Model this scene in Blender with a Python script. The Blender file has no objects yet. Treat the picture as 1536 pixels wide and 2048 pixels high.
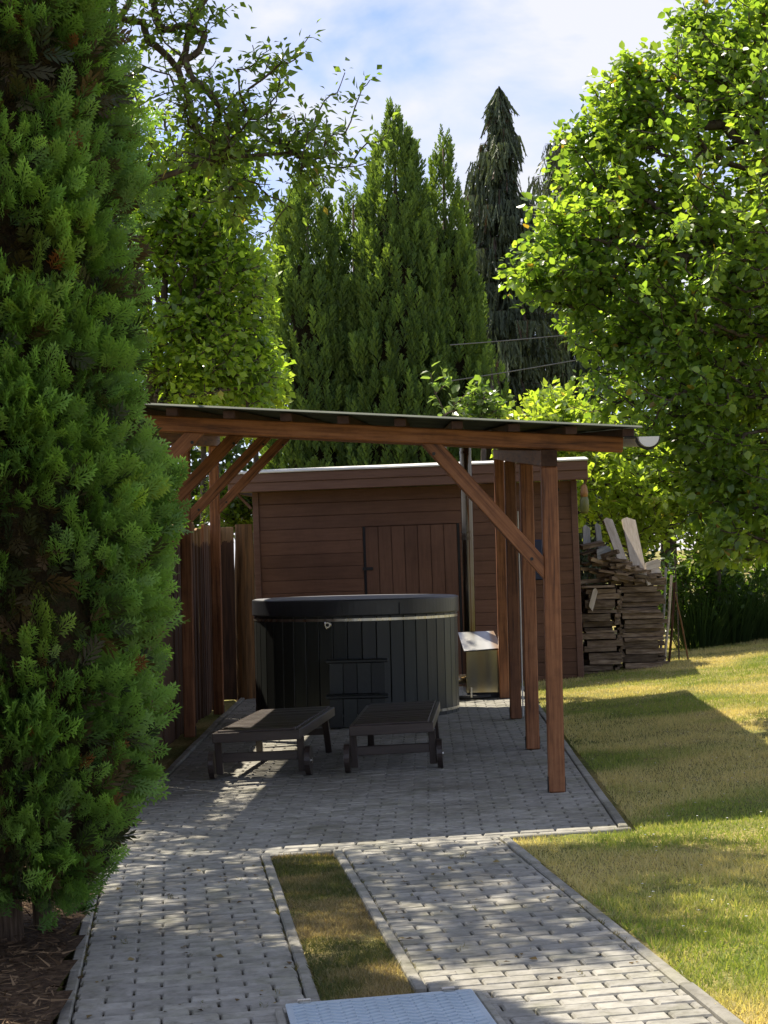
import bpy, bmesh, math, random
import numpy as np
from mathutils import Vector, Matrix

random.seed(11)
rng = np.random.default_rng(11)
R = math.radians
S = bpy.context.scene
COL = S.collection

# ------------------------------------------------------------------ camera
FPX, CX, CY = 3937.1, 768.0, 1024.0          # focal length in pixels of the 1536 x 2048 photograph
PITCH, ROLL = R(1.29758), R(1.30)
CAM = Vector((-0.052, 0.0, 1.5197))
cd = bpy.data.cameras.new('camera')
cam = bpy.data.objects.new('camera', cd)
COL.objects.link(cam)
cd.sensor_fit = 'HORIZONTAL'
cd.sensor_width = 36.0
cd.lens = FPX / 1536.0 * 36.0
cd.clip_start, cd.clip_end = 0.1, 2000
cam.matrix_world = Matrix.Translation(CAM) @ Matrix.Rotation(math.pi/2 + PITCH, 4, 'X') @ Matrix.Rotation(-ROLL, 4, 'Z')
S.camera = cam

def at(px, py, Y):
    """point at depth Y on the ray through a photograph pixel"""
    xr, yr = px - CX, CY - py
    c, s = math.cos(ROLL), math.sin(ROLL)
    x, y = c*xr + s*yr, -s*xr + c*yr
    d = Vector((x, math.cos(PITCH)*FPX - math.sin(PITCH)*y, math.sin(PITCH)*FPX + math.cos(PITCH)*y))
    return CAM + d * (Y / d.y)

# ------------------------------------------------------------------ sky, sun, exposure
SUN = Vector((-0.425, 0.50, 1.0)).normalized()
elev = math.asin(SUN.z)
azim = math.atan2(SUN.x, SUN.y)
w = bpy.data.worlds.new('World')
S.world = w
w.use_nodes = True
nt = w.node_tree
nt.nodes.clear()
def N(t, kind, **kw):
    n = t.nodes.new(kind)
    for k, v in kw.items():
        if k.startswith('i_'):
            key = k[2:]
            n.inputs[int(key) if key.isdigit() else key.replace('_', ' ')].default_value = v
        else:
            setattr(n, k, v)
    return n
sky = N(nt, 'ShaderNodeTexSky', sky_type='NISHITA', sun_disc=False, sun_elevation=elev, sun_rotation=azim,
        altitude=200.0, air_density=0.85, dust_density=0.2, ozone_density=3.2)
CLX, CLZ = 0.9, 0.3
tc = N(nt, 'ShaderNodeTexCoord')
mp = N(nt, 'ShaderNodeMapping')
mp.inputs['Location'].default_value = (CLX, 0.1, CLZ)
mp.inputs['Rotation'].default_value = (0, R(24), 0)
mp.inputs['Scale'].default_value = (1.0, 1.0, 1.9)
cn = N(nt, 'ShaderNodeTexNoise', i_Scale=7.0, i_Detail=9.0, i_Roughness=0.52, i_Distortion=0.25)
cr = N(nt, 'ShaderNodeValToRGB')
cr.color_ramp.elements[0].position = 0.38
cr.color_ramp.elements[1].position = 0.60
cm = N(nt, 'ShaderNodeMath', operation='MULTIPLY', i_1=0.95)
mx = N(nt, 'ShaderNodeMixRGB')
mx.inputs['Color2'].default_value = (2.45, 2.48, 2.65, 1)
bg = N(nt, 'ShaderNodeBackground', i_Strength=0.145)
wo = N(nt, 'ShaderNodeOutputWorld')
L = nt.links.new
L(tc.outputs['Generated'], mp.inputs['Vector'])
L(mp.outputs['Vector'], cn.inputs['Vector'])
L(cn.outputs['Fac'], cr.inputs['Fac'])
L(cr.outputs['Color'], cm.inputs[0])
L(cm.outputs[0], mx.inputs['Fac'])
wb = N(nt, 'ShaderNodeMixRGB', blend_type='MULTIPLY', i_Fac=1.0)
wb.inputs['Color2'].default_value = (0.48, 0.445, 0.55, 1)          # deeper blue between bright clouds, whole sky alike
L(sky.outputs['Color'], wb.inputs['Color1'])
L(wb.outputs['Color'], mx.inputs['Color1'])
L(mx.outputs['Color'], bg.inputs['Color'])
L(bg.outputs['Background'], wo.inputs['Surface'])

sl = bpy.data.lights.new('sun', 'SUN')
sl.energy = 3.7
sl.angle = R(0.53)
sl.color = (1.0, 0.90, 0.74)
so = bpy.data.objects.new('sun', sl)
COL.objects.link(so)
so.location = SUN * 60
so.rotation_euler = (-SUN).to_track_quat('-Z', 'Y').to_euler()

vs = S.view_settings
vs.view_transform = 'Standard'
vs.look = 'None'
vs.exposure = 1.40
vs.gamma = 1.0
vs.use_curve_mapping = False

# ------------------------------------------------------------------ ground shape
TS = math.tan(R(1.962))                       # the whole garden rises gently to the right
DA = R(6.2467)                                # driveway heading
DO = (-1.07857, 7.91069)
def drv(c, r):
    """driveway frame (across, along) -> world x, y"""
    return DO[0] + c*math.cos(DA) - r*math.sin(DA), DO[1] + c*math.sin(DA) + r*math.cos(DA)
def drv_inv(x, y):
    dx, dy = x - DO[0], y - DO[1]
    return dx*math.cos(DA) + dy*math.sin(DA), -dx*math.sin(DA) + dy*math.cos(DA)
def gz(x, y=0):
    return TS * x
def lawn_z(x, y):
    e = np.clip(np.asarray(x, float) - 1.6, 0, 9)
    return TS*np.clip(x, -30, 30) + 0.045*e*np.clip((np.asarray(y, float)-9.0)/6.0, 0, 1) - 0.012

# numpy value noise
def _hash(i, j, k, seed):
    h = (i*374761393 + j*668265263 + k*2147483647 + seed*974634777) & 0xffffffff
    h = ((h ^ (h >> 13)) * 1274126177) & 0xffffffff
    return ((h ^ (h >> 16)) & 0xffff) / 65535.0
def vnoise(p, scale=1.0, seed=0):
    p = np.atleast_2d(np.asarray(p, float)) * scale
    if p.shape[1] == 2:
        p = np.hstack([p, np.zeros((len(p), 1))])
    i = np.floor(p).astype(np.int64)
    f = p - i
    f = f*f*(3-2*f)
    o = 0
    for a in (0, 1):
        for b in (0, 1):
            for c in (0, 1):
                wgt = (f[:, 0] if a else 1-f[:, 0])*(f[:, 1] if b else 1-f[:, 1])*(f[:, 2] if c else 1-f[:, 2])
                o = o + wgt*_hash(i[:, 0]+a, i[:, 1]+b, i[:, 2]+c, seed)
    return o
def fbm(p, scale, seed=0, oct=3):
    o, a, t = 0, 1.0, 0
    for k in range(oct):
        o = o + a*vnoise(p, scale*2**k, seed+k)
        t += a
        a *= 0.5
    return o/t

# ------------------------------------------------------------------ materials
MATS = {}
def new_mat(name):
    m = bpy.data.materials.new(name)
    m.use_nodes = True
    t = m.node_tree
    t.nodes.clear()
    out = N(t, 'ShaderNodeOutputMaterial')
    p = N(t, 'ShaderNodeBsdfPrincipled')
    t.links.new(p.outputs[0], out.inputs['Surface'])
    MATS[name] = m
    return m, t, p, out

def surf(name, cols, scale=(1, 1, 1), nscale=6.0, detail=6.0, rough=0.7, spec=0.3, metal=0.0, vary=0.25, bump=0.0,
         bscale=None, bdist=0.004, stops=None, streak=None, coat=0.0, rrange=None, wear=None):
    """mottled surface: noise ramp over object coordinates, per-object brightness spread, fine bump"""
    m, t, p, out = new_mat(name)
    l = t.links.new
    tcn = N(t, 'ShaderNodeTexCoord')
    oi = N(t, 'ShaderNodeObjectInfo')
    add = N(t, 'ShaderNodeVectorMath', operation='ADD')
    mul = N(t, 'ShaderNodeVectorMath', operation='SCALE')
    mul.inputs['Scale'].default_value = 37.0
    comb = N(t, 'ShaderNodeCombineXYZ')
    l(oi.outputs['Random'], comb.inputs[0])
    l(oi.outputs['Random'], comb.inputs[1])
    l(comb.outputs[0], mul.inputs[0])
    l(tcn.outputs['Object'], add.inputs[0])
    l(mul.outputs[0], add.inputs[1])
    mpn = N(t, 'ShaderNodeMapping')
    mpn.inputs['Scale'].default_value = scale
    l(add.outputs[0], mpn.inputs['Vector'])
    n1 = N(t, 'ShaderNodeTexNoise', i_Scale=nscale, i_Detail=detail, i_Roughness=0.62)
    l(mpn.outputs[0], n1.inputs['Vector'])
    ramp = N(t, 'ShaderNodeValToRGB')
    el = ramp.color_ramp.elements
    stops = stops or [0.30 + 0.4*i/(len(cols)-1) for i in range(len(cols))]
    el[0].position, el[0].color = stops[0], (*cols[0], 1)
    el[1].position, el[1].color = stops[-1], (*cols[-1], 1)
    for i in range(1, len(cols)-1):
        e = el.new(stops[i])
        e.color = (*cols[i], 1)
    l(n1.outputs['Fac'], ramp.inputs['Fac'])
    hsv = N(t, 'ShaderNodeHueSaturation')
    mr = N(t, 'ShaderNodeMapRange')
    mr.inputs['To Min'].default_value = 1 - vary
    mr.inputs['To Max'].default_value = 1 + vary
    l(oi.outputs['Random'], mr.inputs['Value'])
    l(mr.outputs[0], hsv.inputs['Value'])
    l(ramp.outputs['Color'], hsv.inputs['Color'])
    src = hsv.outputs[0]
    if wear:
        # stains and moss that run across neighbouring pieces: (scale, tint, amount)
        geo = N(t, 'ShaderNodeNewGeometry')
        for wk, (ws, wt, wa) in enumerate(wear):
            nw_ = N(t, 'ShaderNodeTexNoise', noise_dimensions='4D', i_Scale=ws, i_Detail=6.0, i_Roughness=0.65, i_W=3.7*wk+1)
            l(geo.outputs['Position'], nw_.inputs['Vector'])
            wr_ = N(t, 'ShaderNodeMapRange')
            wr_.inputs['From Min'].default_value, wr_.inputs['From Max'].default_value = 0.48, 0.68
            wr_.inputs['To Max'].default_value = wa
            l(nw_.outputs['Fac'], wr_.inputs['Value'])
            wm = N(t, 'ShaderNodeMixRGB', blend_type='MULTIPLY')
            wm.inputs['Color2'].default_value = (*wt, 1)
            l(wr_.outputs[0], wm.inputs['Fac'])
            l(src, wm.inputs['Color1'])
            src = wm.outputs[0]
    l(src, p.inputs['Base Color'])
    p.inputs['Roughness'].default_value = rough
    p.inputs['Specular IOR Level'].default_value = spec
    p.inputs['Metallic'].default_value = metal
    p.inputs['Coat Weight'].default_value = coat
    if rrange:
        r2 = N(t, 'ShaderNodeMapRange')
        r2.inputs['From Min'].default_value, r2.inputs['From Max'].default_value = 0.3, 0.7
        r2.inputs['To Min'].default_value, r2.inputs['To Max'].default_value = rrange
        l(n1.outputs['Fac'], r2.inputs['Value'])
        l(r2.outputs[0], p.inputs['Roughness'])
    if bump:
        n2 = N(t, 'ShaderNodeTexNoise', i_Scale=bscale or nscale*4, i_Detail=5.0)
        l(mpn.outputs[0], n2.inputs['Vector'])
        b = N(t, 'ShaderNodeBump', i_Strength=bump, i_Distance=bdist)
        l(n2.outputs['Fac'], b.inputs['Height'])
        l(b.outputs[0], p.inputs['Normal'])
    return m

def leafmat(name, trans=0.45, rough=0.45, spec=0.35, tmul=(1.5, 1.45, 0.7)):
    """leaf: colour from the 'tint' attribute, light passes through"""
    m, t, p, out = new_mat(name)
    l = t.links.new
    at_ = N(t, 'ShaderNodeAttribute', attribute_name='tint')
    l(at_.outputs['Color'], p.inputs['Base Color'])
    p.inputs['Roughness'].default_value = rough
    p.inputs['Specular IOR Level'].default_value = spec
    if trans > 0:
        mu = N(t, 'ShaderNodeMixRGB', blend_type='MULTIPLY', i_Fac=1.0)
        mu.inputs['Color2'].default_value = (*tmul, 1)
        l(at_.outputs['Color'], mu.inputs['Color1'])
        tr = N(t, 'ShaderNodeBsdfTranslucent')
        l(mu.outputs[0], tr.inputs['Color'])
        mix = N(t, 'ShaderNodeMixShader', i_Fac=trans)
        l(p.outputs[0], mix.inputs[1])
        l(tr.outputs[0], mix.inputs[2])
        l(mix.outputs[0], out.inputs['Surface'])
    return m

G_ = (0.6, 14, 14)   # stretch that makes grain run along local x
surf('stained_timber', [(0.03, 0.012, 0.006), (0.12, 0.045, 0.018), (0.235, 0.092, 0.035), (0.32, 0.142, 0.062)], (0.8, 16, 16), 3.0, 7, 0.55, 0.35, vary=0.2, stops=[0.30, 0.36, 0.5, 0.72], wear=[(1.6, (.66, .62, .58), .7), (9.0, (.6, .56, .52), .6)], bump=0.35, bscale=9)
surf('beam_end', [(0.035, 0.018, 0.013), (0.08, 0.045, 0.032)], (8, 8, 8), 3.0, 6, 0.75, 0.2, vary=0.1)
surf('shed_paint', [(0.125, 0.060, 0.034), (0.170, 0.086, 0.052)], (1, 12, 12), 3.0, 6, 0.62, 0.3, vary=0.13, wear=[(0.9, (.70, .68, .66), .8), (4.0, (.72, .70, .68), .6)], bump=0.3, bscale=8)
surf('shed_trim', [(0.115, 0.058, 0.038), (0.165, 0.090, 0.062)], (1, 14, 14), 3.0, 6, 0.6, 0.3, vary=0.12, bump=0.3, bscale=8)
surf('fence_board', [(0.030, 0.014, 0.009), (0.070, 0.033, 0.018), (0.13, 0.066, 0.034)], (14, 14, 0.8), 3.0, 7, 0.8, 0.15, vary=0.3, bump=0.5, bscale=9)
surf('raw_log', [(0.06, 0.034, 0.016), (0.16, 0.088, 0.038), (0.24, 0.115, 0.042)], (9, 9, 0.7), 3.0, 7, 0.8, 0.15, vary=0.15, bump=0.5, bscale=9)
surf('firewood', [(0.055, 0.038, 0.026), (0.15, 0.108, 0.074), (0.27, 0.21, 0.15)], (2, 14, 14), 3.0, 7, 0.85, 0.15, vary=0.45, bump=0.5, bscale=9)
surf('pale_board', [(0.30, 0.25, 0.19), (0.48, 0.42, 0.34)], (2, 14, 14), 3.0, 6, 0.8, 0.15, vary=0.15, bump=0.3, bscale=9)
surf('grey_board', [(0.16, 0.16, 0.155), (0.30, 0.30, 0.29)], (2, 14, 14), 3.0, 6, 0.85, 0.15, vary=0.2, bump=0.3, bscale=9)
surf('dark_teak', [(0.028, 0.020, 0.017), (0.058, 0.042, 0.035)], (1.2, 14, 14), 3.0, 6, 0.36, 0.5, vary=0.2, bump=0.25, bscale=9)
surf('tub_paint', [(0.014, 0.017, 0.016), (0.024, 0.028, 0.026)], (10, 10, 0.7), 3.0, 6, 0.42, 0.45, vary=0.45, bump=0.2, bscale=9)
surf('lid_vinyl', [(0.020, 0.022, 0.026), (0.034, 0.037, 0.043)], (1, 1, 1), 6, 6, 0.36, 0.5, vary=0.05, bump=0.12, bscale=60)
surf('cover_grey', [(0.20, 0.205, 0.22), (0.27, 0.275, 0.29)], (1, 1, 1), 6, 6, 0.4, 0.5, vary=0.0, bump=0.1, bscale=60)
surf('black_plastic', [(0.012, 0.012, 0.013), (0.022, 0.022, 0.023)], (1, 1, 1), 9, 4, 0.5, 0.4, vary=0.1)
surf('steel', [(0.42, 0.39, 0.33), (0.62, 0.60, 0.55)], (6, 6, 0.8), 3, 5, 0.3, 0.5, 1.0, vary=0.05, rrange=(0.2, 0.42))
surf('heat_stained_steel', [(0.36, 0.35, 0.32), (0.34, 0.30, 0.19), (0.27, 0.17, 0.08), (0.34, 0.32, 0.27)], (3, 3, 0.5), 1.6, 1, 0.22, 0.5, 1.0, vary=0.0, stops=[0.34, 0.50, 0.62, 0.70], rrange=(0.10, 0.20))
surf('rusty_lid', [(0.50, 0.50, 0.48), (0.42, 0.43, 0.42), (0.30, 0.20, 0.12), (0.46, 0.45, 0.42)], (5, .4, .4), 1.3, 1, 0.35, 0.5, 0.9, vary=0.0, stops=[0.40, 0.52, 0.64, 0.72])
surf('flue_steel', [(0.085, 0.072, 0.058), (0.12, 0.105, 0.085)], (2, 2, 1.5), 2, 2, 0.14, 0.5, 1.0, vary=0.0, rrange=(0.10, 0.20))
surf('galvanised', [(0.50, 0.50, 0.49), (0.66, 0.66, 0.65)], (1, 1, 1), 8, 5, 0.45, 0.5, 0.3, vary=0.05)
surf('gutter_metal', [(0.55, 0.54, 0.50), (0.66, 0.65, 0.61)], (1, 1, 1), 8, 5, 0.5, 0.4, 0.0, vary=0.05)
surf('roof_sheet', [(0.05, 0.06, 0.045), (0.09, 0.10, 0.075)], (1, 1, 1), 3, 7, 0.75, 0.25, vary=0.15, bump=0.2)
surf('shed_roof', [(0.55, 0.53, 0.50), (0.70, 0.68, 0.65)], (1, 1, 1), 3, 6, 0.6, 0.3, vary=0.05)
surf('paving_concrete', [(0.205, 0.200, 0.176), (0.285, 0.277, 0.246), (0.36, 0.348, 0.308)], (1, 1, 1), 9, 8, 0.85, 0.25, vary=0.15, wear=[(1.1, (.62, .60, .55), .8), (5.0, (.66, .68, .50), .55), (26.0, (.5, .48, .44), .6)], bump=0.5, bscale=160, bdist=0.002)
surf('kerb_concrete', [(0.20, 0.195, 0.168), (0.28, 0.27, 0.235), (0.34, 0.328, 0.285)], (1, 1, 1), 6, 8, 0.88, 0.2, vary=0.14, wear=[(1.1, (.62, .60, .55), .8), (5.0, (.66, .68, .50), .55), (26.0, (.5, .48, .44), .6)], bump=0.5, bscale=120, bdist=0.002)
surf('joint_sand', [(0.030, 0.024, 0.017), (0.060, 0.048, 0.033), (0.050, 0.055, 0.020)], (1, 1, 1), 7, 7, 0.95, 0.1, vary=0, bump=0.6, bscale=90)
surf('plate_steel', [(0.36, 0.44, 0.50), (0.50, 0.58, 0.64)], (1, 1, 1), 5, 6, 0.5, 0.5, 0.35, vary=0, bump=0.1, bscale=80)
surf('bark', [(0.035, 0.026, 0.020), (0.085, 0.066, 0.052), (0.13, 0.11, 0.09)], (9, 9, 2), 3, 7, 0.9, 0.1, vary=0.1, bump=0.7, bscale=10, bdist=0.01)
surf('thuja_bark', [(0.045, 0.030, 0.022), (0.12, 0.085, 0.060), (0.20, 0.15, 0.11)], (26, 26, 2), 3, 7, 0.9, 0.1, vary=0.1, bump=0.7, bscale=10, bdist=0.01)
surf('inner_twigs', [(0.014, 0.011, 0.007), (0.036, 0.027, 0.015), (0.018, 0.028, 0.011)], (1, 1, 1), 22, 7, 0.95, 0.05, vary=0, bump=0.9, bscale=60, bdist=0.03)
surf('blue_plastic', [(0.010, 0.016, 0.040), (0.016, 0.024, 0.058)], (1, 1, 1), 6, 4, 0.5, 0.4, vary=0)
surf('white_plastic', [(0.62, 0.62, 0.60), (0.72, 0.72, 0.70)], (1, 1, 1), 9, 4, 0.55, 0.4, vary=0)
surf('orange_plastic', [(0.25, 0.12, 0.04), (0.33, 0.17, 0.06)], (1, 1, 1), 9, 4, 0.5, 0.4, vary=0)
surf('yellow_plastic', [(0.10, 0.11, 0.03), (0.16, 0.15, 0.05)], (1, 1, 1), 9, 4, 0.4, 0.4, vary=0)
surf('wire', [(0.12, 0.12, 0.12), (0.16, 0.16, 0.16)], (1, 1, 1), 9, 4, 0.6, 0.3, vary=0)
leafmat('thuja_leaf', 0.30, 0.5, 0.35, (1.6, 1.7, 0.6))
leafmat('cypress_leaf', 0.38, 0.55, 0.3, (2.0, 1.9, 0.6))
leafmat('spruce_leaf', 0.25, 0.5, 0.35)
leafmat('broad_leaf', 0.55, 0.30, 0.6, (2.75, 2.6, 0.75))
leafmat('grass_blade', 0.42, 0.5, 0.3, (1.7, 1.6, 0.8))
leafmat('litter', 0.0, 0.85, 0.1)

# lawn soil: patches of moss, dry straw and bare earth, in world space
m, t, p, out = new_mat('lawn_soil')
l = t.links.new
tcn = N(t, 'ShaderNodeTexCoord')
n1 = N(t, 'ShaderNodeTexNoise', i_Scale=0.9, i_Detail=6.0)
n2 = N(t, 'ShaderNodeTexNoise', i_Scale=38.0, i_Detail=5.0)
l(tcn.outputs['Object'], n1.inputs['Vector'])
l(tcn.outputs['Object'], n2.inputs['Vector'])
r1 = N(t, 'ShaderNodeValToRGB')
r1.color_ramp.elements[0].position, r1.color_ramp.elements[0].color = 0.38, (0.130, 0.155, 0.042, 1)
r1.color_ramp.elements[1].position, r1.color_ramp.elements[1].color = 0.64, (0.36, 0.30, 0.125, 1)
r2 = N(t, 'ShaderNodeValToRGB')
r2.color_ramp.elements[0].position, r2.color_ramp.elements[0].color = 0.3, (0.45, 0.42, 0.4, 1)
r2.color_ramp.elements[1].position, r2.color_ramp.elements[1].color = 0.7, (1.3, 1.25, 1.2, 1)
mu = N(t, 'ShaderNodeMixRGB', blend_type='MULTIPLY', i_Fac=1.0)
l(n1.outputs['Fac'], r1.inputs['Fac'])
l(n2.outputs['Fac'], r2.inputs['Fac'])
l(r1.outputs[0], mu.inputs[1])
l(r2.outputs[0], mu.inputs[2])
l(mu.outputs[0], p.inputs['Base Color'])
p.inputs['Roughness'].default_value = 0.95
p.inputs['Specular IOR Level'].default_value = 0.1
b = N(t, 'ShaderNodeBump', i_Strength=0.8, i_Distance=0.02)
l(n2.outputs['Fac'], b.inputs['Height'])
l(b.outputs[0], p.inputs['Normal'])
surf('mulch', [(0.020, 0.013, 0.008), (0.060, 0.038, 0.022), (0.11, 0.075, 0.045)], (1, 1, 1), 30, 8, 0.95, 0.1, vary=0, bump=0.9, bscale=60, bdist=0.02)

# fence board: weathered brown with a raw tan top end that was never stained
m, t, p, out = new_mat('half_stained_board')
l = t.links.new
tcn = N(t, 'ShaderNodeTexCoord')
oi = N(t, 'ShaderNodeObjectInfo')
mpn = N(t, 'ShaderNodeMapping')
mpn.inputs['Scale'].default_value = (16, 16, 0.9)
l(tcn.outputs['Object'], mpn.inputs['Vector'])
n1 = N(t, 'ShaderNodeTexNoise', noise_dimensions='4D', i_Scale=3.0, i_Detail=7.0)
mw = N(t, 'ShaderNodeMath', operation='MULTIPLY', i_1=50.0)
l(oi.outputs['Random'], mw.inputs[0])
l(mw.outputs[0], n1.inputs['W'])
l(mpn.outputs[0], n1.inputs['Vector'])
ra = N(t, 'ShaderNodeValToRGB')
for e, (po, c) in zip(ra.color_ramp.elements, ((0.3, (0.035, 0.018, 0.011, 1)), (0.7, (0.125, 0.060, 0.030, 1)))):
    e.position, e.color = po, c
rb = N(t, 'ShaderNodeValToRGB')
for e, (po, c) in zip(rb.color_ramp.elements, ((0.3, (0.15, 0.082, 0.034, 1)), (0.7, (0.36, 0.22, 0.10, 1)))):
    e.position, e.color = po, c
l(n1.outputs['Fac'], ra.inputs['Fac'])
l(n1.outputs['Fac'], rb.inputs['Fac'])
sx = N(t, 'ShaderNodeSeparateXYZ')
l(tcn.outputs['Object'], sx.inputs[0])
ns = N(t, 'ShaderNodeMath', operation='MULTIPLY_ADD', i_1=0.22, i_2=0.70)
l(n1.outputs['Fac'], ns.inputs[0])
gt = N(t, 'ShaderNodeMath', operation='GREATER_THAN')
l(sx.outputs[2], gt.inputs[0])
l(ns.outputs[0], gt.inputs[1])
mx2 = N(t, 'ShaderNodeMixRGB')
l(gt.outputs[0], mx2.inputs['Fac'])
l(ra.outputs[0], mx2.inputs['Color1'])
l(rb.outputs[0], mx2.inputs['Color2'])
l(mx2.outputs[0], p.inputs['Base Color'])
p.inputs['Roughness'].default_value = 0.85
b = N(t, 'ShaderNodeBump', i_Strength=0.5, i_Distance=0.006)
l(n1.outputs['Fac'], b.inputs['Height'])
l(b.outputs[0], p.inputs['Normal'])

# ------------------------------------------------------------------ builders
def tag(o, label=None, cat=None, group=None, kind=None):
    if label: o['label'] = label
    if cat: o['category'] = cat
    if group: o['group'] = group
    if kind: o['kind'] = kind
    return o
def thing(name, label, cat, loc=(0, 0, 0), group=None, rot=None):
    o = bpy.data.objects.new(name, None)
    COL.objects.link(o)
    o.empty_display_size = 0.2
    if rot is not None:
        o.matrix_world = Matrix.Translation(loc) @ rot
    else:
        o.location = loc
    return tag(o, label, cat, group)
def link(name, me, mat=None, parent=None, M=None, local=False):
    """link a mesh; M is its world matrix (or local matrix when local)"""
    o = bpy.data.objects.new(name, me)
    COL.objects.link(o)
    if mat and not me.materials:
        me.materials.append(MATS[mat])
    if M is None:
        M = Matrix.Identity(4)
    if parent:
        o.parent = parent
        if not local:
            pm = Matrix.Identity(4)
            q = parent
            while q is not None:
                pm = q.matrix_basis @ pm
                q = q.parent
            M = pm.inverted() @ M
    o.matrix_basis = M
    return o
class MB:
    def __init__(s):
        s.v, s.f = [], []
    def add(s, vs, fs):
        b = len(s.v)
        s.v += [tuple(v) for v in vs]
        s.f += [tuple(i+b for i in f) for f in fs]
        return s
    def box(s, c, d, M=None):
        vs = []
        for x in (-.5, .5):
            for y in (-.5, .5):
                for z in (-.5, .5):
                    v = Vector((x*d[0], y*d[1], z*d[2]))
                    if M is not None: v = M @ v
                    vs.append(v + Vector(c))
        return s.add(vs, [(0, 1, 3, 2), (4, 6, 7, 5), (0, 4, 5, 1), (2, 3, 7, 6), (0, 2, 6, 4), (1, 5, 7, 3)])
    def tube(s, pts, rad, n=8, cap=True):
        pts = [Vector(p) for p in pts]
        if not hasattr(rad, '__len__'): rad = [rad]*len(pts)
        rings, prev = [], None
        for i, p_ in enumerate(pts):
            d = (pts[min(i+1, len(pts)-1)] - pts[max(i-1, 0)])
            d = d.normalized() if d.length > 1e-9 else Vector((0, 0, 1))
            if prev is None:
                u = d.orthogonal().normalized()
            else:
                u = (prev - d*prev.dot(d)).normalized()
            prev = u
            v_ = d.cross(u)
            rings.append([p_ + (u*math.cos(2*math.pi*k/n) + v_*math.sin(2*math.pi*k/n))*rad[i] for k in range(n)])
        fs = []
        for i in range(len(rings)-1):
            for k in range(n):
                a, b_ = i*n+k, i*n+(k+1) % n
                fs.append((a, b_, b_+n, a+n))
        if cap:
            fs.append(tuple(reversed(range(n))))
            fs.append(tuple((len(rings)-1)*n+k for k in range(n)))
        return s.add([v for r_ in rings for v in r_], fs)
    def lathe(s, prof, n=32, c=(0, 0, 0)):
        vs = [(c[0]+r_*math.cos(2*math.pi*k/n), c[1]+r_*math.sin(2*math.pi*k/n), c[2]+z) for r_, z in prof for k in range(n)]
        fs = [(i*n+k, i*n+(k+1) % n, (i+1)*n+(k+1) % n, (i+1)*n+k) for i in range(len(prof)-1) for k in range(n)]
        fs.append(tuple(reversed(range(n))))
        fs.append(tuple((len(prof)-1)*n+k for k in range(n)))
        return s.add(vs, fs)
    def prism(s, poly, z0, z1, ch=0.0):
        """extrude a ccw polygon (x, y); ch chamfers the top edge"""
        n = len(poly)
        cx, cy = sum(p_[0] for p_ in poly)/n, sum(p_[1] for p_ in poly)/n
        rings = [[(x, y, z0) for x, y in poly]]
        if ch:
            rings.append([(x, y, z1-ch) for x, y in poly])
            ins = []
            for i in range(n):
                a, b_, c_ = Vector(poly[i-1]), Vector(poly[i]), Vector(poly[(i+1) % n])
                d1, d2 = (b_-a), (c_-b_)
                d1 = d1.normalized() if d1.length > 1e-6 else Vector((1, 0))
                d2 = d2.normalized() if d2.length > 1e-6 else d1
                nn = Vector((-d1.y-d2.y, d1.x+d2.x))
                nn = nn.normalized() if nn.length > 1e-6 else Vector((0, 0))
                ins.append((b_.x+nn.x*ch*1.2, b_.y+nn.y*ch*1.2, z1))
            rings.append(ins)
        else:
            rings.append([(x, y, z1) for x, y in poly])
        fs = []
        for i in range(len(rings)-1):
            for k in range(n):
                fs.append((i*n+k, i*n+(k+1) % n, (i+1)*n+(k+1) % n, (i+1)*n+k))
        fs.append(tuple((len(rings)-1)*n+k for k in range(n)))
        fs.append(tuple(reversed(range(n))))
        return s.add([v for r_ in rings for v in r_], fs)
    def mesh(s, name, bevel=0, smooth=False, seg=1):
        me = bpy.data.meshes.new(name)
        me.from_pydata(s.v, [], s.f)
        if bevel:
            bm = bmesh.new()
            bm.from_mesh(me)
            bmesh.ops.bevel(bm, geom=list(bm.edges), offset=bevel, segments=seg, affect='EDGES', clamp_overlap=True)
            bm.to_mesh(me)
            bm.free()
        if smooth:
            me.polygons.foreach_set('use_smooth', [True]*len(me.polygons))
        me.update()
        return me
    def build(s, name, mat, parent=None, bevel=0, smooth=False, M=None, local=False, seg=1):
        if M is None and parent is not None and not local:
            # built in world space: put the origin on the part itself
            c = Vector((0, 0, 0))
            for v in s.v: c += Vector(v)
            c /= len(s.v)
            s.v = [tuple(Vector(v)-c) for v in s.v]
            M = Matrix.Translation(c)
        return link(name, s.mesh(name, bevel, smooth, seg), mat, parent, M, local)
def frame(xd, up=(0, 0, 1)):
    x = Vector(xd).normalized()
    u = Vector(up)
    y = u.cross(x)
    if y.length < 1e-5: y = Vector((0, 1, 0)).cross(x)
    y.normalize()
    z = x.cross(y)
    return Matrix((x, y, z)).transposed().to_4x4()
def timber(name, p0, p1, wd, ht, mat, parent=None, up=(0, 0, 1), bevel=0.006, local=False, spin=0):
    """squared timber from p0 to p1, grain along local x"""
    p0, p1 = Vector(p0), Vector(p1)
    M = Matrix.Translation((p0+p1)/2) @ frame(p1-p0, up)
    if spin: M = M @ Matrix.Rotation(spin, 4, 'X')
    b = MB().box((0, 0, 0), ((p1-p0).length, wd, ht))
    return link(name, b.mesh(name, bevel), mat, parent, M, local)

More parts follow.
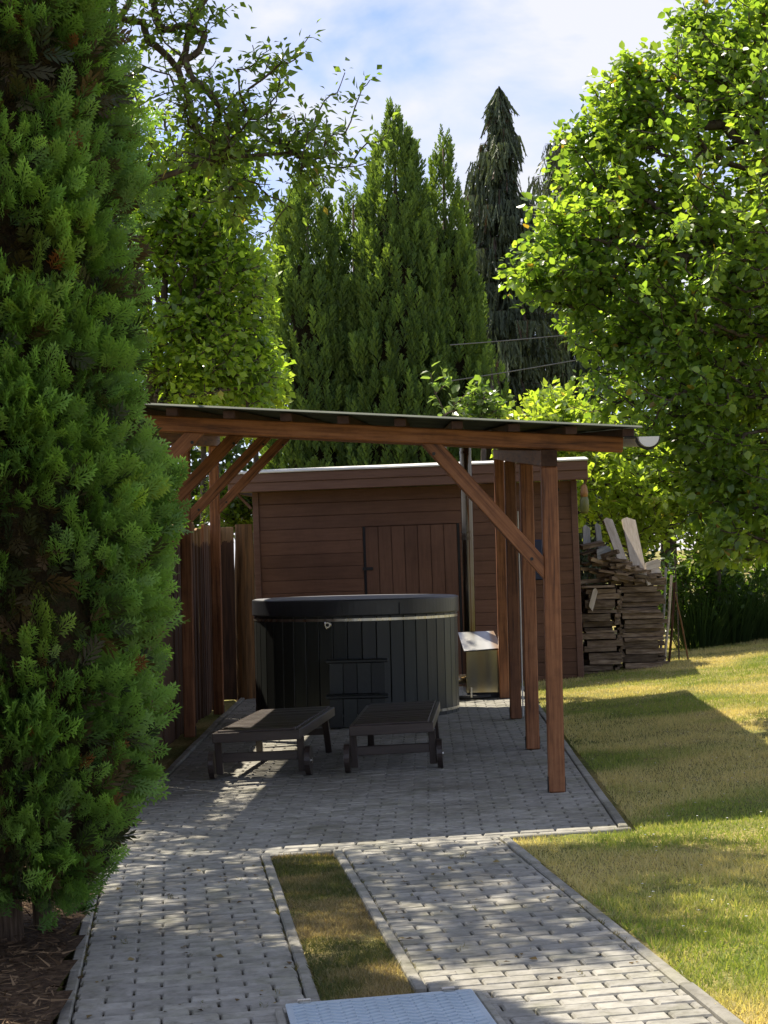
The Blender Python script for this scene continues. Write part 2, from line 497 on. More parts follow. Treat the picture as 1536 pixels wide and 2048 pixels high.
# mass scatter -------------------------------------------------------
def basis(axis, nrm):
    a = axis/np.linalg.norm(axis, axis=1, keepdims=True)
    x = np.cross(a, nrm)
    ln = np.linalg.norm(x, axis=1, keepdims=True)
    x = np.where(ln < 1e-5, np.array([[1., 0, 0]]), x/np.maximum(ln, 1e-5))
    n = np.cross(x, a)
    return np.stack([x, a, n], axis=2)            # columns: side, along, normal
def scatter(name, bv, bf, Rm, T, Sc, tint, mat, parent=None, smooth=False):
    """replicate a small triangle mesh with rotation, position, scale and colour"""
    bv, bf = np.asarray(bv, float), np.asarray(bf, np.int64)
    K, n = len(T), len(bv)
    Sc = np.asarray(Sc, float)
    if Sc.ndim == 1: Sc = np.repeat(Sc[:, None], 3, 1)
    V = np.einsum('kij,knj->kni', Rm, bv[None]*Sc[:, None, :]) + T[:, None, :]
    V = V.reshape(-1, 3)
    Fc = (bf[None] + (np.arange(K)*n)[:, None, None]).reshape(-1, bf.shape[1])
    o0 = V.mean(0)
    V = V - o0
    me = bpy.data.meshes.new(name)
    me.vertices.add(len(V))
    me.vertices.foreach_set('co', V.astype(np.float32).ravel())
    k = bf.shape[1]
    me.loops.add(Fc.size)
    me.loops.foreach_set('vertex_index', Fc.astype(np.int32).ravel())
    me.polygons.add(len(Fc))
    me.polygons.foreach_set('loop_start', (np.arange(len(Fc))*k).astype(np.int32))
    me.update(calc_edges=True)
    a = me.color_attributes.new('tint', 'FLOAT_COLOR', 'POINT')
    c = np.ones((len(V), 4), np.float32)
    tint = np.asarray(tint, float)
    if tint.ndim == 3:
        c[:, :3] = tint.reshape(-1, 3)
    else:
        c[:, :3] = np.repeat(tint, n, 0)
    a.data.foreach_set('color', c.ravel())
    if smooth: me.polygons.foreach_set('use_smooth', np.ones(len(Fc), bool))
    return link(name, me, mat, parent, Matrix.Translation(o0))
def rand_unit(n):
    v = rng.normal(size=(n, 3))
    return v/np.linalg.norm(v, axis=1, keepdims=True)
def mixc(a, b, f):
    f = np.asarray(f)[:, None]
    return np.asarray(a)[None]*(1-f) + np.asarray(b)[None]*f

LEAF_V = [(0, 0, 0), (.36, .30, .06), (.33, .68, .04), (0, 1.05, -.10), (-.33, .68, .04), (-.36, .30, .06), (0, .45, -.03)]
LEAF_F = [(0, 1, 6), (1, 2, 6), (2, 3, 6), (3, 4, 6), (4, 5, 6), (5, 0, 6)]
LEAF4_V = [(0, 0, 0), (.36, .42, .07), (0, 1.0, -.08), (-.36, .42, .07), (0, .45, -.02)]
LEAF4_F = [(0, 1, 4), (1, 2, 4), (2, 3, 4), (3, 0, 4)]

def grow(name, base, trunk, centres, parent, sides=5, r_tip=0.004, bark='bark', power=2.3, up=0.25, split=True, limb_max=None):
    """branches that reach every twig centre from a trunk polyline; returns the twig directions"""
    base = np.asarray(base, float)
    nodes = [np.asarray(p_, float) for p_, _ in trunk]
    par = [-1] + list(range(len(trunk)-1))
    tr_r = [r_ for _, r_ in trunk]
    order = np.argsort(np.min(np.linalg.norm(centres[:, None]-np.array(nodes)[None], axis=2), axis=1))
    nn = len(nodes)
    P = np.zeros((nn+2*len(centres), 3))
    P[:nn] = nodes
    cost = np.zeros(len(P))
    cost[:nn] = np.linspace(0, .6, nn)
    tip_of = {}
    for i in order:
        c = centres[i]
        d = np.linalg.norm(P[:nn]-c, axis=1)
        # prefer joints that lie lower / nearer the trunk
        sc = d + 0.25*cost[:nn] + 0.6*np.maximum(0, P[:nn, 2]-c[2]+0.05)
        j = int(np.argmin(sc))
        mid = P[j]*0.5 + c*0.5 + np.array([0, 0, -0.06])*d[j] + rng.normal(size=3)*0.05*d[j]
        P[nn] = mid; par.append(j); cost[nn] = cost[j]+d[j]*.5
        P[nn+1] = c; par.append(nn); cost[nn+1] = cost[j]+d[j]
        tip_of[i] = nn+1
        nn += 2
    w_ = np.zeros(nn)
    for i in tip_of.values(): w_[i] += 1
    for i in range(nn-1, 0, -1):
        if par[i] >= 0: w_[par[i]] += w_[i]
    rad = r_tip*np.maximum(w_, 1)**(1/power)
    mb = MB()
    nt_ = len(trunk)
    rad = np.minimum(rad, limb_max or tr_r[0]*0.55)
    mb.tube([p_ for p_, _ in trunk], tr_r, 9)
    for i in range(nt_, nn):
        j = par[i]
        mb.tube([P[j], P[i]], [min(rad[j], rad[i]*1.5), rad[i]], sides if rad[i] > .012 else 3, cap=False)
    mb.build('trunk', bark, parent, smooth=True)
    dirs = np.array([P[tip_of[i]]-P[par[par[tip_of[i]]]] for i in range(len(centres))])
    dirs /= np.maximum(np.linalg.norm(dirs, axis=1, keepdims=True), 1e-6)
    return dirs

def leaves_on(name, centres, dirs, nleaf, twig, size, cols, parent, mat='broad_leaf', droop=0.25, spread=0.6, lod=1, jit=0.25, clumpcol=None, up=0.35, slim=1.0):
    K = len(centres)
    c = np.repeat(centres, nleaf, 0)
    d = np.repeat(dirs, nleaf, 0)
    n = len(c)
    u = np.tile(np.linspace(-1.0, 0.35, nleaf), K) + rng.normal(size=n)*.06
    side = rand_unit(n)
    side -= d*(side*d).sum(1, keepdims=True)
    side /= np.maximum(np.linalg.norm(side, axis=1, keepdims=True), 1e-6)
    T = c + d*(u*twig)[:, None] + side*(rng.random(n)*twig*0.22)[:, None]
    ax = d*0.55 + side*spread + rng.normal(size=(n, 3))*jit
    ax[:, 2] += up*0.4 - droop
    nr = rng.normal(size=(n, 3))*0.55
    nr[:, 2] += 1.0
    Rm = basis(ax, nr)
    s = size*rng.uniform(.45, 1.25, n)
    cl = np.repeat(rng.random(K) if clumpcol is None else clumpcol, nleaf)
    f = np.clip(cl*.7 + rng.random(n)*.3, 0, 1)
    col = mixc(cols[0], cols[1], f) * rng.uniform(.75, 1.2, n)[:, None]
    if len(cols) > 2:
        od = rng.random(n) < 0.010
        col[od] = np.asarray(cols[2])
    V, F_ = (LEAF_V, LEAF_F) if lod == 1 else (LEAF4_V, LEAF4_F)
    s = np.stack([s*slim, s, s], 1)
    return scatter(name, V, F_, Rm, T, s, col, mat, parent)

def blob_points(n, centre, rad, shell=0.55, bump=0.3, seed=0, zmin=None, scale=1.3):
    """points in a lumpy ellipsoid crown, denser towards the outside"""
    d = rand_unit(n)
    k = 1 + bump*2*(fbm(d+centre, scale*1.6, seed, 3)-.5)
    r_ = shell + (1-shell)*rng.random(n)**0.6
    p_ = np.asarray(centre) + d*np.asarray(rad)*(k*r_)[:, None]
    if zmin is not None: p_ = p_[p_[:, 2] > zmin]
    return p_

# ================================================================== SETTING
# paved areas (polygons in world x, y)
def dpoly(c0, c1, r0, r1):
    return [drv(c0, r0), drv(c1, r0), drv(c1, r1), drv(c0, r1)]
PAD_R0 = 2.40
LEFT = dpoly(-0.205, 0.600, -3.2, PAD_R0-.005)
RIGHT = dpoly(1.030, 1.860, -3.2, PAD_R0-.005)
pl0 = drv(-0.215, PAD_R0)
pr0 = drv(2.52, PAD_R0)
PAD = [pl0, pr0, (1.17+.0227*11.45, 22.35), (-1.67, 22.6), (-1.69, 19.0), (-1.67, 13.0)]
OUT_L = dpoly(-0.255, 0.65, -4.5, 2.45)
OUT_R = dpoly(0.985, 1.915, -4.5, 2.45)
OUT_PAD = [drv(-.26, 2.33), drv(2.60, 2.33), (1.24+.0227*11.54, 22.4), (-1.74, 22.7), (-1.75, 19.0), (-1.73, 13.0)]
def inside(poly, X, Y, m=0.0):
    X, Y = np.asarray(X), np.asarray(Y)
    ok = np.ones(X.shape, bool)
    n = len(poly)
    for i in range(n):
        (ax, ay), (bx, by) = poly[i], poly[(i+1) % n]
        ln = math.hypot(bx-ax, by-ay)
        ok &= ((bx-ax)*(Y-ay) - (by-ay)*(X-ax))/ln > -m
    return ok
def clip(poly, region):
    out_ = [tuple(p_) for p_ in poly]
    n = len(region)
    for i in range(n):
        (ax, ay), (bx, by) = region[i], region[(i+1) % n]
        f_ = lambda q: (bx-ax)*(q[1]-ay) - (by-ay)*(q[0]-ax)
        res = []
        for k in range(len(out_)):
            a, b_ = out_[k-1], out_[k]
            fa, fb = f_(a), f_(b_)
            if (fa >= 0) != (fb >= 0):
                t_ = fa/(fa-fb)
                res.append((a[0]+(b_[0]-a[0])*t_, a[1]+(b_[1]-a[1])*t_))
            if fb >= 0: res.append(b_)
        out_ = res
        if len(out_) < 3: return []
    return out_
def area(q):
    return .5*sum(q[i-1][0]*q[i][1]-q[i][0]*q[i-1][1] for i in range(len(q)))

# --- lawn sheet
def axis_pts(lo, hi, step, far):
    a = list(np.arange(lo, hi+1e-6, step))
    left = [lo-(k**2.2)*.6 for k in range(1, 12)]
    right = [hi+(k**2.2)*.6 for k in range(1, 12)]
    return np.array([-far] + left[::-1] + a + right + [far]) if lo < 0 else np.array([-far] + left[::-1] + a + right + [far])
gx, gy = axis_pts(-4.2, 6.5, .1, 500), axis_pts(4.5, 27.5, .1, 500)
X, Y = np.meshgrid(gx, gy)
Z = lawn_z(X, Y)
pv = inside(OUT_L, X, Y, -.03) | inside(OUT_R, X, Y, -.03) | inside(OUT_PAD, X, Y, -.03)
bump_ = (fbm(np.stack([X.ravel(), Y.ravel()], 1), 1.7, 5).reshape(X.shape)-.5)*.035
near = (np.abs(X) < 8) & (Y > 4) & (Y < 30)
Z = Z + np.where(near, bump_, 0)
Z = np.where(pv, Z-.075, Z)
nx, ny = len(gx), len(gy)
me = bpy.data.meshes.new('lawn')
I = np.arange(nx*ny).reshape(ny, nx)
Q = np.stack([I[:-1, :-1], I[:-1, 1:], I[1:, 1:], I[1:, :-1]], -1).reshape(-1, 4)
me.from_pydata(np.stack([X.ravel(), Y.ravel(), Z.ravel()], 1).tolist(), [], Q.tolist())
me.polygons.foreach_set('use_smooth', [True]*len(me.polygons))
tag(link('lawn', me, 'lawn_soil'), 'dry patchy lawn rising gently behind the carport', 'lawn', kind='structure')

def sheet(name, poly, dz, mat, label=None, parent=None):
    mb = MB()
    mb.add([(x, y, gz(x)+dz) for x, y in poly], [tuple(range(len(poly)))])
    o = mb.build(name, mat, parent)
    return o

TILT = Matrix.Rotation(-math.atan(TS), 4, 'Y')
def pavers(name, label, region, ang, org, cw, rw, c0, c1, r0, r1, cap, bond=0.5, first=(0, 0), near_pt=(0, 0)):
    """running-bond blocks clipped to a region; nearest `cap` are objects, the rest one part"""
    cx_, cy_ = np.mean([q[0] for q in region]), np.mean([q[1] for q in region])
    root = thing(name, label, 'paving', (cx_, cy_, gz(cx_)))
    root['kind'] = 'structure'
    sheet('joint_sand', region, -.020, 'joint_sand', parent=root)
    g = 0.0036
    protos = []
    for k in range(5):
        mb = MB()
        j = lambda s_: random.uniform(-s_, s_)
        hw, hr = cw/2-.0036, rw/2-g*.95
        poly = [(-hw+j(.002), -hr+j(.001)), (hw+j(.002), -hr+j(.001)), (hw+j(.002), hr+j(.001)), (-hw+j(.002), hr+j(.001))]
        mb.prism(poly, -.06, 0, .0075)
        protos.append(mb.mesh('paving_block'))
        protos[-1].materials.append(MATS['paving_concrete'])
    items = []
    ca, sa = math.cos(ang), math.sin(ang)
    for r_ in range(r0, r1):
        for c_ in range(c0, c1):
            u = (c_ + (bond if r_ % 2 else 0))*cw + cw/2
            v = r_*rw + rw/2
            hw, hr = cw/2-.0036, rw/2-g*.95
            q = [(org[0]+(u+a)*ca-(v+b_)*sa, org[1]+(u+a)*sa+(v+b_)*ca) for a, b_ in ((-hw, -hr), (hw, -hr), (hw, hr), (-hw, hr))]
            cl = clip(q, region)
            if len(cl) < 3 or area(cl) < .0006: continue
            full = area(cl) > .995*area(q)
            mx_, my_ = org[0]+u*ca-v*sa, org[1]+u*sa+v*ca
            items.append((math.hypot(mx_-near_pt[0], my_-near_pt[1]), full, mx_, my_, cl))
    items.sort(key=lambda a: a[0])
    rest = MB()
    for k, (dd, full, mx_, my_, cl) in enumerate(items):
        dz = random.uniform(-.0022, .0022)
        if k < cap:
            if full:
                M = Matrix.Translation((mx_, my_, gz(mx_)+dz)) @ TILT @ Matrix.Rotation(ang+random.uniform(-.012, .012), 4, 'Z') \
                    @ Matrix.Rotation(random.uniform(-.006, .006), 4, 'X')
                link('paving_block', protos[k % 5], None, root, M)
            else:
                mb = MB()
                mb.prism([(x-mx_, y-my_) for x, y in cl], -.06, 0, .008)
                M = Matrix.Translation((mx_, my_, gz(mx_)+dz)) @ TILT
                link('paving_block', mb.mesh('paving_block'), 'paving_concrete', root, M)
        else:
            b0 = len(rest.v)
            rest.prism([(x, y) for x, y in cl], -.06, 0, .0075)
            for i in range(b0, len(rest.v)):
                x, y, z = rest.v[i]
                rest.v[i] = (x, y, gz(x)+z+dz)
    if rest.f:
        o = rest.build('far_paving_blocks', 'paving_concrete', root)
        o['kind'] = 'stuff'
    return root

def kerb(parent, a, b, wd=0.045, top=0.005, seglen=1.0):
    """line of concrete edging stones from a to b"""
    a, b = Vector(a), Vector(b)
    n = max(1, round((b-a).length/seglen))
    for i in range(n):
        p0, p1 = a.lerp(b, i/n), a.lerp(b, (i+1)/n)
        d = (p1-p0).normalized()*.004
        p0, p1 = p0+d, p1-d
        dz = top + random.uniform(-.004, .004)
        q0 = Vector((p0.x, p0.y, gz(p0.x)+dz-.1))
        q1 = Vector((p1.x, p1.y, gz(p1.x)+dz-.1+random.uniform(-.003, .003)))
        o = timber('kerb_stone', q0, q1, wd, .2, 'kerb_concrete', parent, bevel=.006)

lp = pavers('left_wheel_path', 'grey block paved wheel strip running beside the big thuja', LEFT, DA, (DO[0]+.0, DO[1]), .2, .1, -2, 4, -28, 26, 300)
rp = pavers('right_wheel_path', 'grey block paved wheel strip bordering the open lawn', RIGHT, DA, (drv(1.93, 0)[0], drv(1.93, 0)[1]), .2, .1, -6, 1, -28, 26, 300)
pad_ang = R(-1.1443)
pd = pavers('carport_paving', 'grey block paving under the carport roof', PAD, pad_ang, (-.155, 10.0), .195, .1, -11, 10, 0, 130, 300)
kerb(lp, drv(-.232, -3.2), drv(-.232, 2.62))
kerb(lp, drv(.627, -1.15), drv(.627, 2.36))
kerb(rp, drv(1.004, -1.1), drv(1.004, 2.36))
kerb(rp, drv(1.890, -3.2), drv(1.890, 2.36), wd=.05)
kerb(pd, drv(1.92, PAD_R0-.022), drv(2.59, PAD_R0-.022), wd=.034, top=.0)
kerb(pd, drv(.65, PAD_R0-.03), drv(.98, PAD_R0-.03), wd=.04, top=.0)
kerb(pd, (1.203-.0064, 10.60), (1.203+.0227*11.0, 21.9), wd=.05)
kerb(pd, (-1.70, 12.2), (-1.72, 19.0), wd=.05, top=.02)
kerb(pd, (-1.72, 19.02), (-1.70, 22.5), wd=.05, top=.02)

# mulch bed under the thuja
bed = [drv(-2.6, -3.2), drv(-.26, -3.2), drv(-.26, 2.5), (-1.87, 12.6), (-3.9, 12.6)]
mbv, nb = [], 26
Xb, Yb = np.meshgrid(np.linspace(-4, -.4, 60), np.linspace(4.6, 12.6, 110))
k_ = inside(bed, Xb, Yb, .05)
idx = -np.ones(Xb.shape, int)
vv, ff = [], []
hb = (fbm(np.stack([Xb.ravel(), Yb.ravel()], 1), 2.5, 8).reshape(Xb.shape)-.5)*.07
for j in range(Xb.shape[0]):
    for i in range(Xb.shape[1]):
        if k_[j, i]:
            idx[j, i] = len(vv)
            vv.append((Xb[j, i], Yb[j, i], gz(Xb[j, i])+.045+hb[j, i]*.5))
for j in range(Xb.shape[0]-1):
    for i in range(Xb.shape[1]-1):
        q = (idx[j, i], idx[j, i+1], idx[j+1, i+1], idx[j+1, i])
        if min(q) >= 0: ff.append(q)
mb = MB(); mb.v, mb.f = vv, ff
tag(mb.build('soil_bed', 'mulch', smooth=True), 'bare brown soil bed under the thuja beside the path', 'soil', kind='structure')

# ================================================================== CARPORT
HD = math.tan(R(1.1443))                 # carport runs slightly to the right
RISE = 0.0545                            # eaves climb towards the back
PITCHR = 0.069                           # roof falls to the right
def rx(Y): return 0.98 + (Y-12.21)*HD    # right post line
PW = 0.10
rowsY = [12.26, 14.96, 17.73, 20.23]
def eave(Y): return gz(0.98) + 2.02 + (Y-12.21)*RISE      # underside of right beam
def raft(x, Y): return eave(Y) + .108 + (rx(Y)-x)*PITCHR   # underside of rafters
carport = thing('carport', 'open timber carport with sloping sheet roof over the hot tub', 'carport', (-.4, 16.2, 0))
for k, y in enumerate(rowsY):
    xr_, xl_ = rx(y), rx(y)-2.93
    postr = timber('post', (xr_, y, gz(xr_)-.0+.002), (xr_, y, eave(y)), PW, PW, 'stained_timber', carport, up=(0, 1, 0), bevel=.008)
    postl = timber('post', (xl_, y, gz(xl_)+.002), (xl_, y, raft(xl_, y)-.108), PW, PW, 'stained_timber', carport, up=(0, 1, 0), bevel=.008)
    # steel foot straps
    for s_ in (-1, 1):
        for xx, po_ in ((xr_, postr), (xl_, postl)):
            MB().box((xx+s_*(PW/2+.003), y, gz(xx)+.05), (.004, .05, .095)).build('post_foot', 'black_plastic', po_)
    # rafter
    yf = y-.02
    xa, xb_ = rx(y)-3.35, 1.44 + (y-12.2)*HD
    timber('rafter', (xa, yf, raft(xa, y)+.048), (xb_, yf, raft(xb_, y)+.048), .075, .096, 'stained_timber', carport)
    # knee braces
    for sg_, xp in ((-1, xr_-PW/2), (1, xl_+PW/2)):
        run = .74
        rf = lambda q: raft(xp+sg_*q, y)
        zb0 = (eave(y)-.70) if sg_ < 0 else (rf(0)-.80)
        m_ = (rf(run)-zb0)/run
        zB = zb0 + .092*math.sqrt(1+m_*m_)
        tt = (rf(0)-zB)/(m_+sg_*PITCHR)
        poly = [(xp, zb0), (xp, zB), (xp+sg_*tt, rf(tt)-.001), (xp+sg_*run, rf(run)-.001)]
        cx_, cz_ = sum(q[0] for q in poly)/4, sum(q[1] for q in poly)/4
        M_ = Matrix.Translation((cx_, yf, cz_)) @ frame((sg_, 0, m_), (0, -1, 0))
        Mi = M_.inverted()
        vs_ = [Mi @ Vector((q[0], yf+e_, q[1])) for e_ in (-.034, .034) for q in poly]
        mb = MB().add(vs_, [(0, 1, 2, 3), (7, 6, 5, 4), (0, 4, 5, 1), (1, 5, 6, 2), (2, 6, 7, 3), (3, 7, 4, 0)])
        me_ = mb.mesh('brace', .004)
        bm_ = bmesh.new(); bm_.from_mesh(me_); bmesh.ops.recalc_face_normals(bm_, faces=bm_.faces); bm_.to_mesh(me_); bm_.free()
        br_ = link('brace', me_, 'stained_timber', carport, M_)
        for t0 in (.10, .90):
            bx_, bz_ = xp+sg_*run*t0, zb0+.045+(rf(run)-zb0-.03)*t0
            MB().tube([(bx_, yf-.033, bz_), (bx_, yf-.040, bz_)], .011, 8).build('bolt', 'black_plastic', br_)
Y0, Y1 = 12.20, 20.42
timber('eave_beam', (rx(Y0), Y0, eave(Y0)+.054), (rx(Y1), Y1, eave(Y1)+.054), .10, .104, 'stained_timber', carport)
xl0, xl1 = rx(Y0)-2.93, rx(Y1)-2.93
timber('eave_beam', (xl0, Y0, raft(xl0, Y0)-.054), (xl1, Y1, raft(xl1, Y1)-.054), .10, .104, 'stained_timber', carport)
MB().box((rx(Y0), Y0-.003, eave(Y0)+.054), (.098, .004, .102)).build('beam_end_board', 'beam_end', carport)
YF, YB = 11.86, 20.50
def xg(Y): return 1.50 + (Y-12.0)*HD
for k in range(11):
    d_ = .06 + k*.345
    a = Vector((xg(YF)-d_, YF+.04, 0)); b_ = Vector((xg(YB)-d_, YB-.03, 0))
    a.z, b_.z = raft(a.x, a.y)+.096+.026, raft(b_.x, b_.y)+.096+.026
    timber('batten', a, b_, .07, .048, 'beam_end', carport, bevel=.003)
# corrugated sheets, waves run down the slope
ns_ = 10
for k in range(ns_):
    ya, yb = YF-.02 + (YB-YF+.04)*k/ns_, YF-.02 + (YB-YF+.04)*(k+1)/ns_ + (.05 if k < ns_-1 else 0)
    nw = 36
    mb = MB()
    vs_, fs_ = [], []
    for i in range(nw+1):
        yy = ya + (yb-ya)*i/nw
        wv = .006*math.sin(2*math.pi*(yy-YF)/.095) + (.003 if k % 2 else 0)
        for j in range(8):
            xx = xg(yy)+.02 - 3.62*j/7
            zz = raft(xx, yy) + .096 + .050 + .014 + wv
            vs_ += [(xx, yy, zz), (xx, yy, zz+.004)]
    for i in range(nw):
        for j in range(7):
            a = (i*8+j)*2; b_ = a+2; c_ = a+16; d_ = c_+2
            fs_ += [(a, c_, d_, b_), (a+1, b_+1, d_+1, c_+1)]
        a = (i*8)*2; c_ = a+16
        fs_.append((a, a+1, c_+1, c_))
        a = (i*8+7)*2; c_ = a+16
        fs_.append((a, c_, c_+1, a+1))
    for j in range(7):
        a = j*2; fs_.append((a, a+2, a+3, a+1))
        a = (nw*8+j)*2; fs_.append((a, a+1, a+3, a+2))
    mb.add(vs_, fs_)
    mb.build('roof_sheet', 'roof_sheet', carport, smooth=False)
# half-round gutter along the low edge
mb = MB()
pr = []
for i in range(13):
    a = math.pi + math.pi*i/12
    pr.append((math.cos(a)*.062, math.sin(a)*.062))
pr2 = [(c_*.95, s_*.95) for c_, s_ in pr][::-1]
prof = pr + pr2
gA = Vector((xg(YF)+.055, YF-.02, 0)); gB = Vector((xg(YB)+.055, YB, 0))
gA.z, gB.z = raft(gA.x, gA.y)+.105, raft(gB.x, gB.y)+.105
vs_ = [(P_.x+c_, P_.y, P_.z+s_) for P_ in (gA, gB) for c_, s_ in prof]
n_ = len(prof)
mb.add(vs_, [(k, (k+1) % n_, n_+(k+1) % n_, n_+k) for k in range(n_)])
gut = mb.build('gutter', 'gutter_metal', carport)
mb = MB()
capv = [(gA.x+c_, gA.y-.004, gA.z+s_) for c_, s_ in pr] + [(gA.x+c_, gA.y+.002, gA.z+s_) for c_, s_ in pr]
mb.add(capv, [tuple(range(13)), tuple(reversed(range(13, 26)))] + [(k, 13+k, 13+(k+1) % 13, (k+1) % 13) for k in range(13)])
link_ = mb.build('gutter_end', 'white_plastic', gut)
mb = MB()
arc = [(gA.x+math.cos(math.pi+math.pi*i/10)*.070, gA.y+.06, gA.z+math.sin(math.pi+math.pi*i/10)*.070) for i in range(11)]
mb.tube([(gA.x-.14, gA.y+.06, gA.z+.0)]+arc, .008, 6).build('gutter_bracket', 'black_plastic', gut)
# cable conduit on a right-hand post
x3 = rx(17.73)+PW/2+.014
MB().tube([(x3, 17.70, gz(x3)+.02), (x3, 17.70, 1.35), (x3-.004, 17.70, 1.9)], .006, 6).build('conduit', 'galvanised', carport)

# ================================================================== SHED
SL = Vector((-1.545, 22.86, gz(-1.545)-.02))
SRr = Vector((2.19, 22.52, 0))
sw = math.hypot(SRr.x-SL.x, SRr.y-SL.y)
syaw = math.atan2(SRr.y-SL.y, SRr.x-SL.x)
shed = thing('garden_shed', 'brown painted timber shed with plank door and flat roof', 'shed', SL, rot=Matrix.Rotation(syaw, 4, 'Z') @ Matrix.Rotation(-R(.75), 4, 'Y'))
SH, SD = 2.37, 2.3
def sb(name, c, d, mat, bevel=.004, parent=None):
    mb = MB().box((0, 0, 0), d)
    return link(name, mb.mesh(name, bevel), mat, parent or shed, Matrix.Translation(c), local=True)
# local x along the front, y into the shed, z up; wall core behind the planks
sb('wall', (sw/2, SD/2+.03, SH/2), (sw-.04, SD-.04, SH-.02), 'shed_paint')
dx0, dx1 = 1.30, 2.36            # door opening
dtop = 1.93
rows_ = 16
rh = SH/rows_
for i in range(rows_):
    z = (i+.5)*rh
    segs = [(0.07, dx0-.03), (dx1+.03, sw-.07)] if (i+1)*rh < dtop+.03 else [(0.07, sw-.07)]
    if i*rh < dtop and (i+1)*rh >= dtop+.03: segs = [(0.07, sw-.07)]
    for a, b_ in segs:
        tl = Matrix.Rotation(R(random.uniform(1.6, 2.6)), 4, 'X') @ Matrix.Rotation(R(random.uniform(-.06, .06)), 4, 'Y')
        mb = MB().box((0, 0, 0), (b_-a, .018, rh-.004))
        link('siding_board', mb.mesh('siding_board', .003), 'shed_paint', shed, Matrix.Translation(((a+b_)/2, -.004, z)) @ tl, local=True)
for x in (.035, sw-.035):
    sb('corner_trim', (x, -.016, SH/2), (.07, .03, SH), 'shed_trim')
sb('side_trim', (sw-.012, .06, SH/2), (.028, .10, SH), 'shed_trim')
door = link('door', MB().box(((dx1-dx0)/2, .008, (dtop-.03)/2), (dx1-dx0-.006, .012, dtop-.034)).mesh('door'), 'shed_paint', shed, Matrix.Translation((dx0, -.02, .02)), local=True)
nd = 7
pw_ = (dx1-dx0)/nd
sb('door_frame', ((dx0+dx1)/2, -.0, dtop+.012), (dx1-dx0+.06, .012, .03), 'black_plastic', .002)
sb('door_frame', (dx0-.014, -.0, dtop/2), (.028, .012, dtop), 'black_plastic', .002)
sb('door_frame', (dx1+.014, -.0, dtop/2), (.028, .012, dtop), 'black_plastic', .002)
for i in range(nd):
    mb = MB().box((0, 0, 0), (dtop-.03, pw_-.007, .022))
    Mx = Matrix.Translation(((i+.5)*pw_, -.004, (dtop-.03)/2)) @ frame((0, 0, 1), (0, -1, 0))
    link('door_plank', mb.mesh('door_plank', .003), 'shed_paint', door, Mx, local=True)
for z in (.35, 1.42):
    mb = MB().box((0, 0, 0), (.12, .006, .035))
    link('hinge', mb.mesh('hinge', .001), 'black_plastic', door, Matrix.Translation((.02, -.022, z)), local=True)
# fascia: two overlapping boards, roof sheet and bright metal drip edge
fx0, fx1 = -.24, sw+.13
fl = fx1-fx0
def fb(name, z, h, y, mat, tk=.024):
    o = sb(name, ((fx0+fx1)/2, y, z), (fl, tk, h), mat)
    return o
fb('fascia_board', SH+.050, .105, -.26, 'shed_trim')
fb('fascia_board', SH+.155, .105, -.275, 'shed_trim')
for x in (fx0+.012, fx1-.012):
    sb('barge_board', (x, SD/2-.13, SH+.10), (.024, SD+.22, .20), 'shed_trim')
sb('soffit', (sw/2, -.12, SH+.006), (fl-.06, .24, .012), 'shed_trim')
roof = sb('roof', ((fx0+fx1)/2, SD/2-.13, SH+.292), (fl+.02, SD+.36, .020), 'shed_roof')
roof.rotation_euler = (R(3.2), 0, 0)
sb('bracket', (-.10, -.03, SH-.09), (.03, .04, .26), 'shed_trim').rotation_euler = (0, R(-42), 0)
sb('vent', (sw-.28, -.022, SH-.105), (.16, .012, .035), 'black_plastic', .002)

# blue panel on the shed wall behind the posts
xq = at(1064, 1120, 22.45)
bp = thing('wall_box', 'dark blue box with white label on the shed wall behind the posts', 'box', xq)
MB().box(xq, (.24, .10, .46)).build('case', 'blue_plastic', bp, bevel=.015)
MB().box(xq+Vector((.085, -.053, .02)), (.05, .006, .05)).build('label_plate', 'white_plastic', bp)
# small things under the shed roof corner
hq = at(1168, 985, 22.3)
hg = thing('hanging_trap', 'small orange and yellow trap hanging under the shed roof corner', 'insect trap', hq)
MB().tube([hq+Vector((0, 0, .10)), hq+Vector((0, 0, .24))], .003, 5).build('string', 'wire', hg)
MB().lathe([(.012, .10), (.035, .07), (.045, .0), (.04, -.05)], 12, hq).build('cap', 'orange_plastic', hg, smooth=True)
MB().lathe([(.04, -.05), (.052, -.09), (.052, -.2), (.03, -.24)], 12, hq).build('jar', 'yellow_plastic', hg, smooth=True)

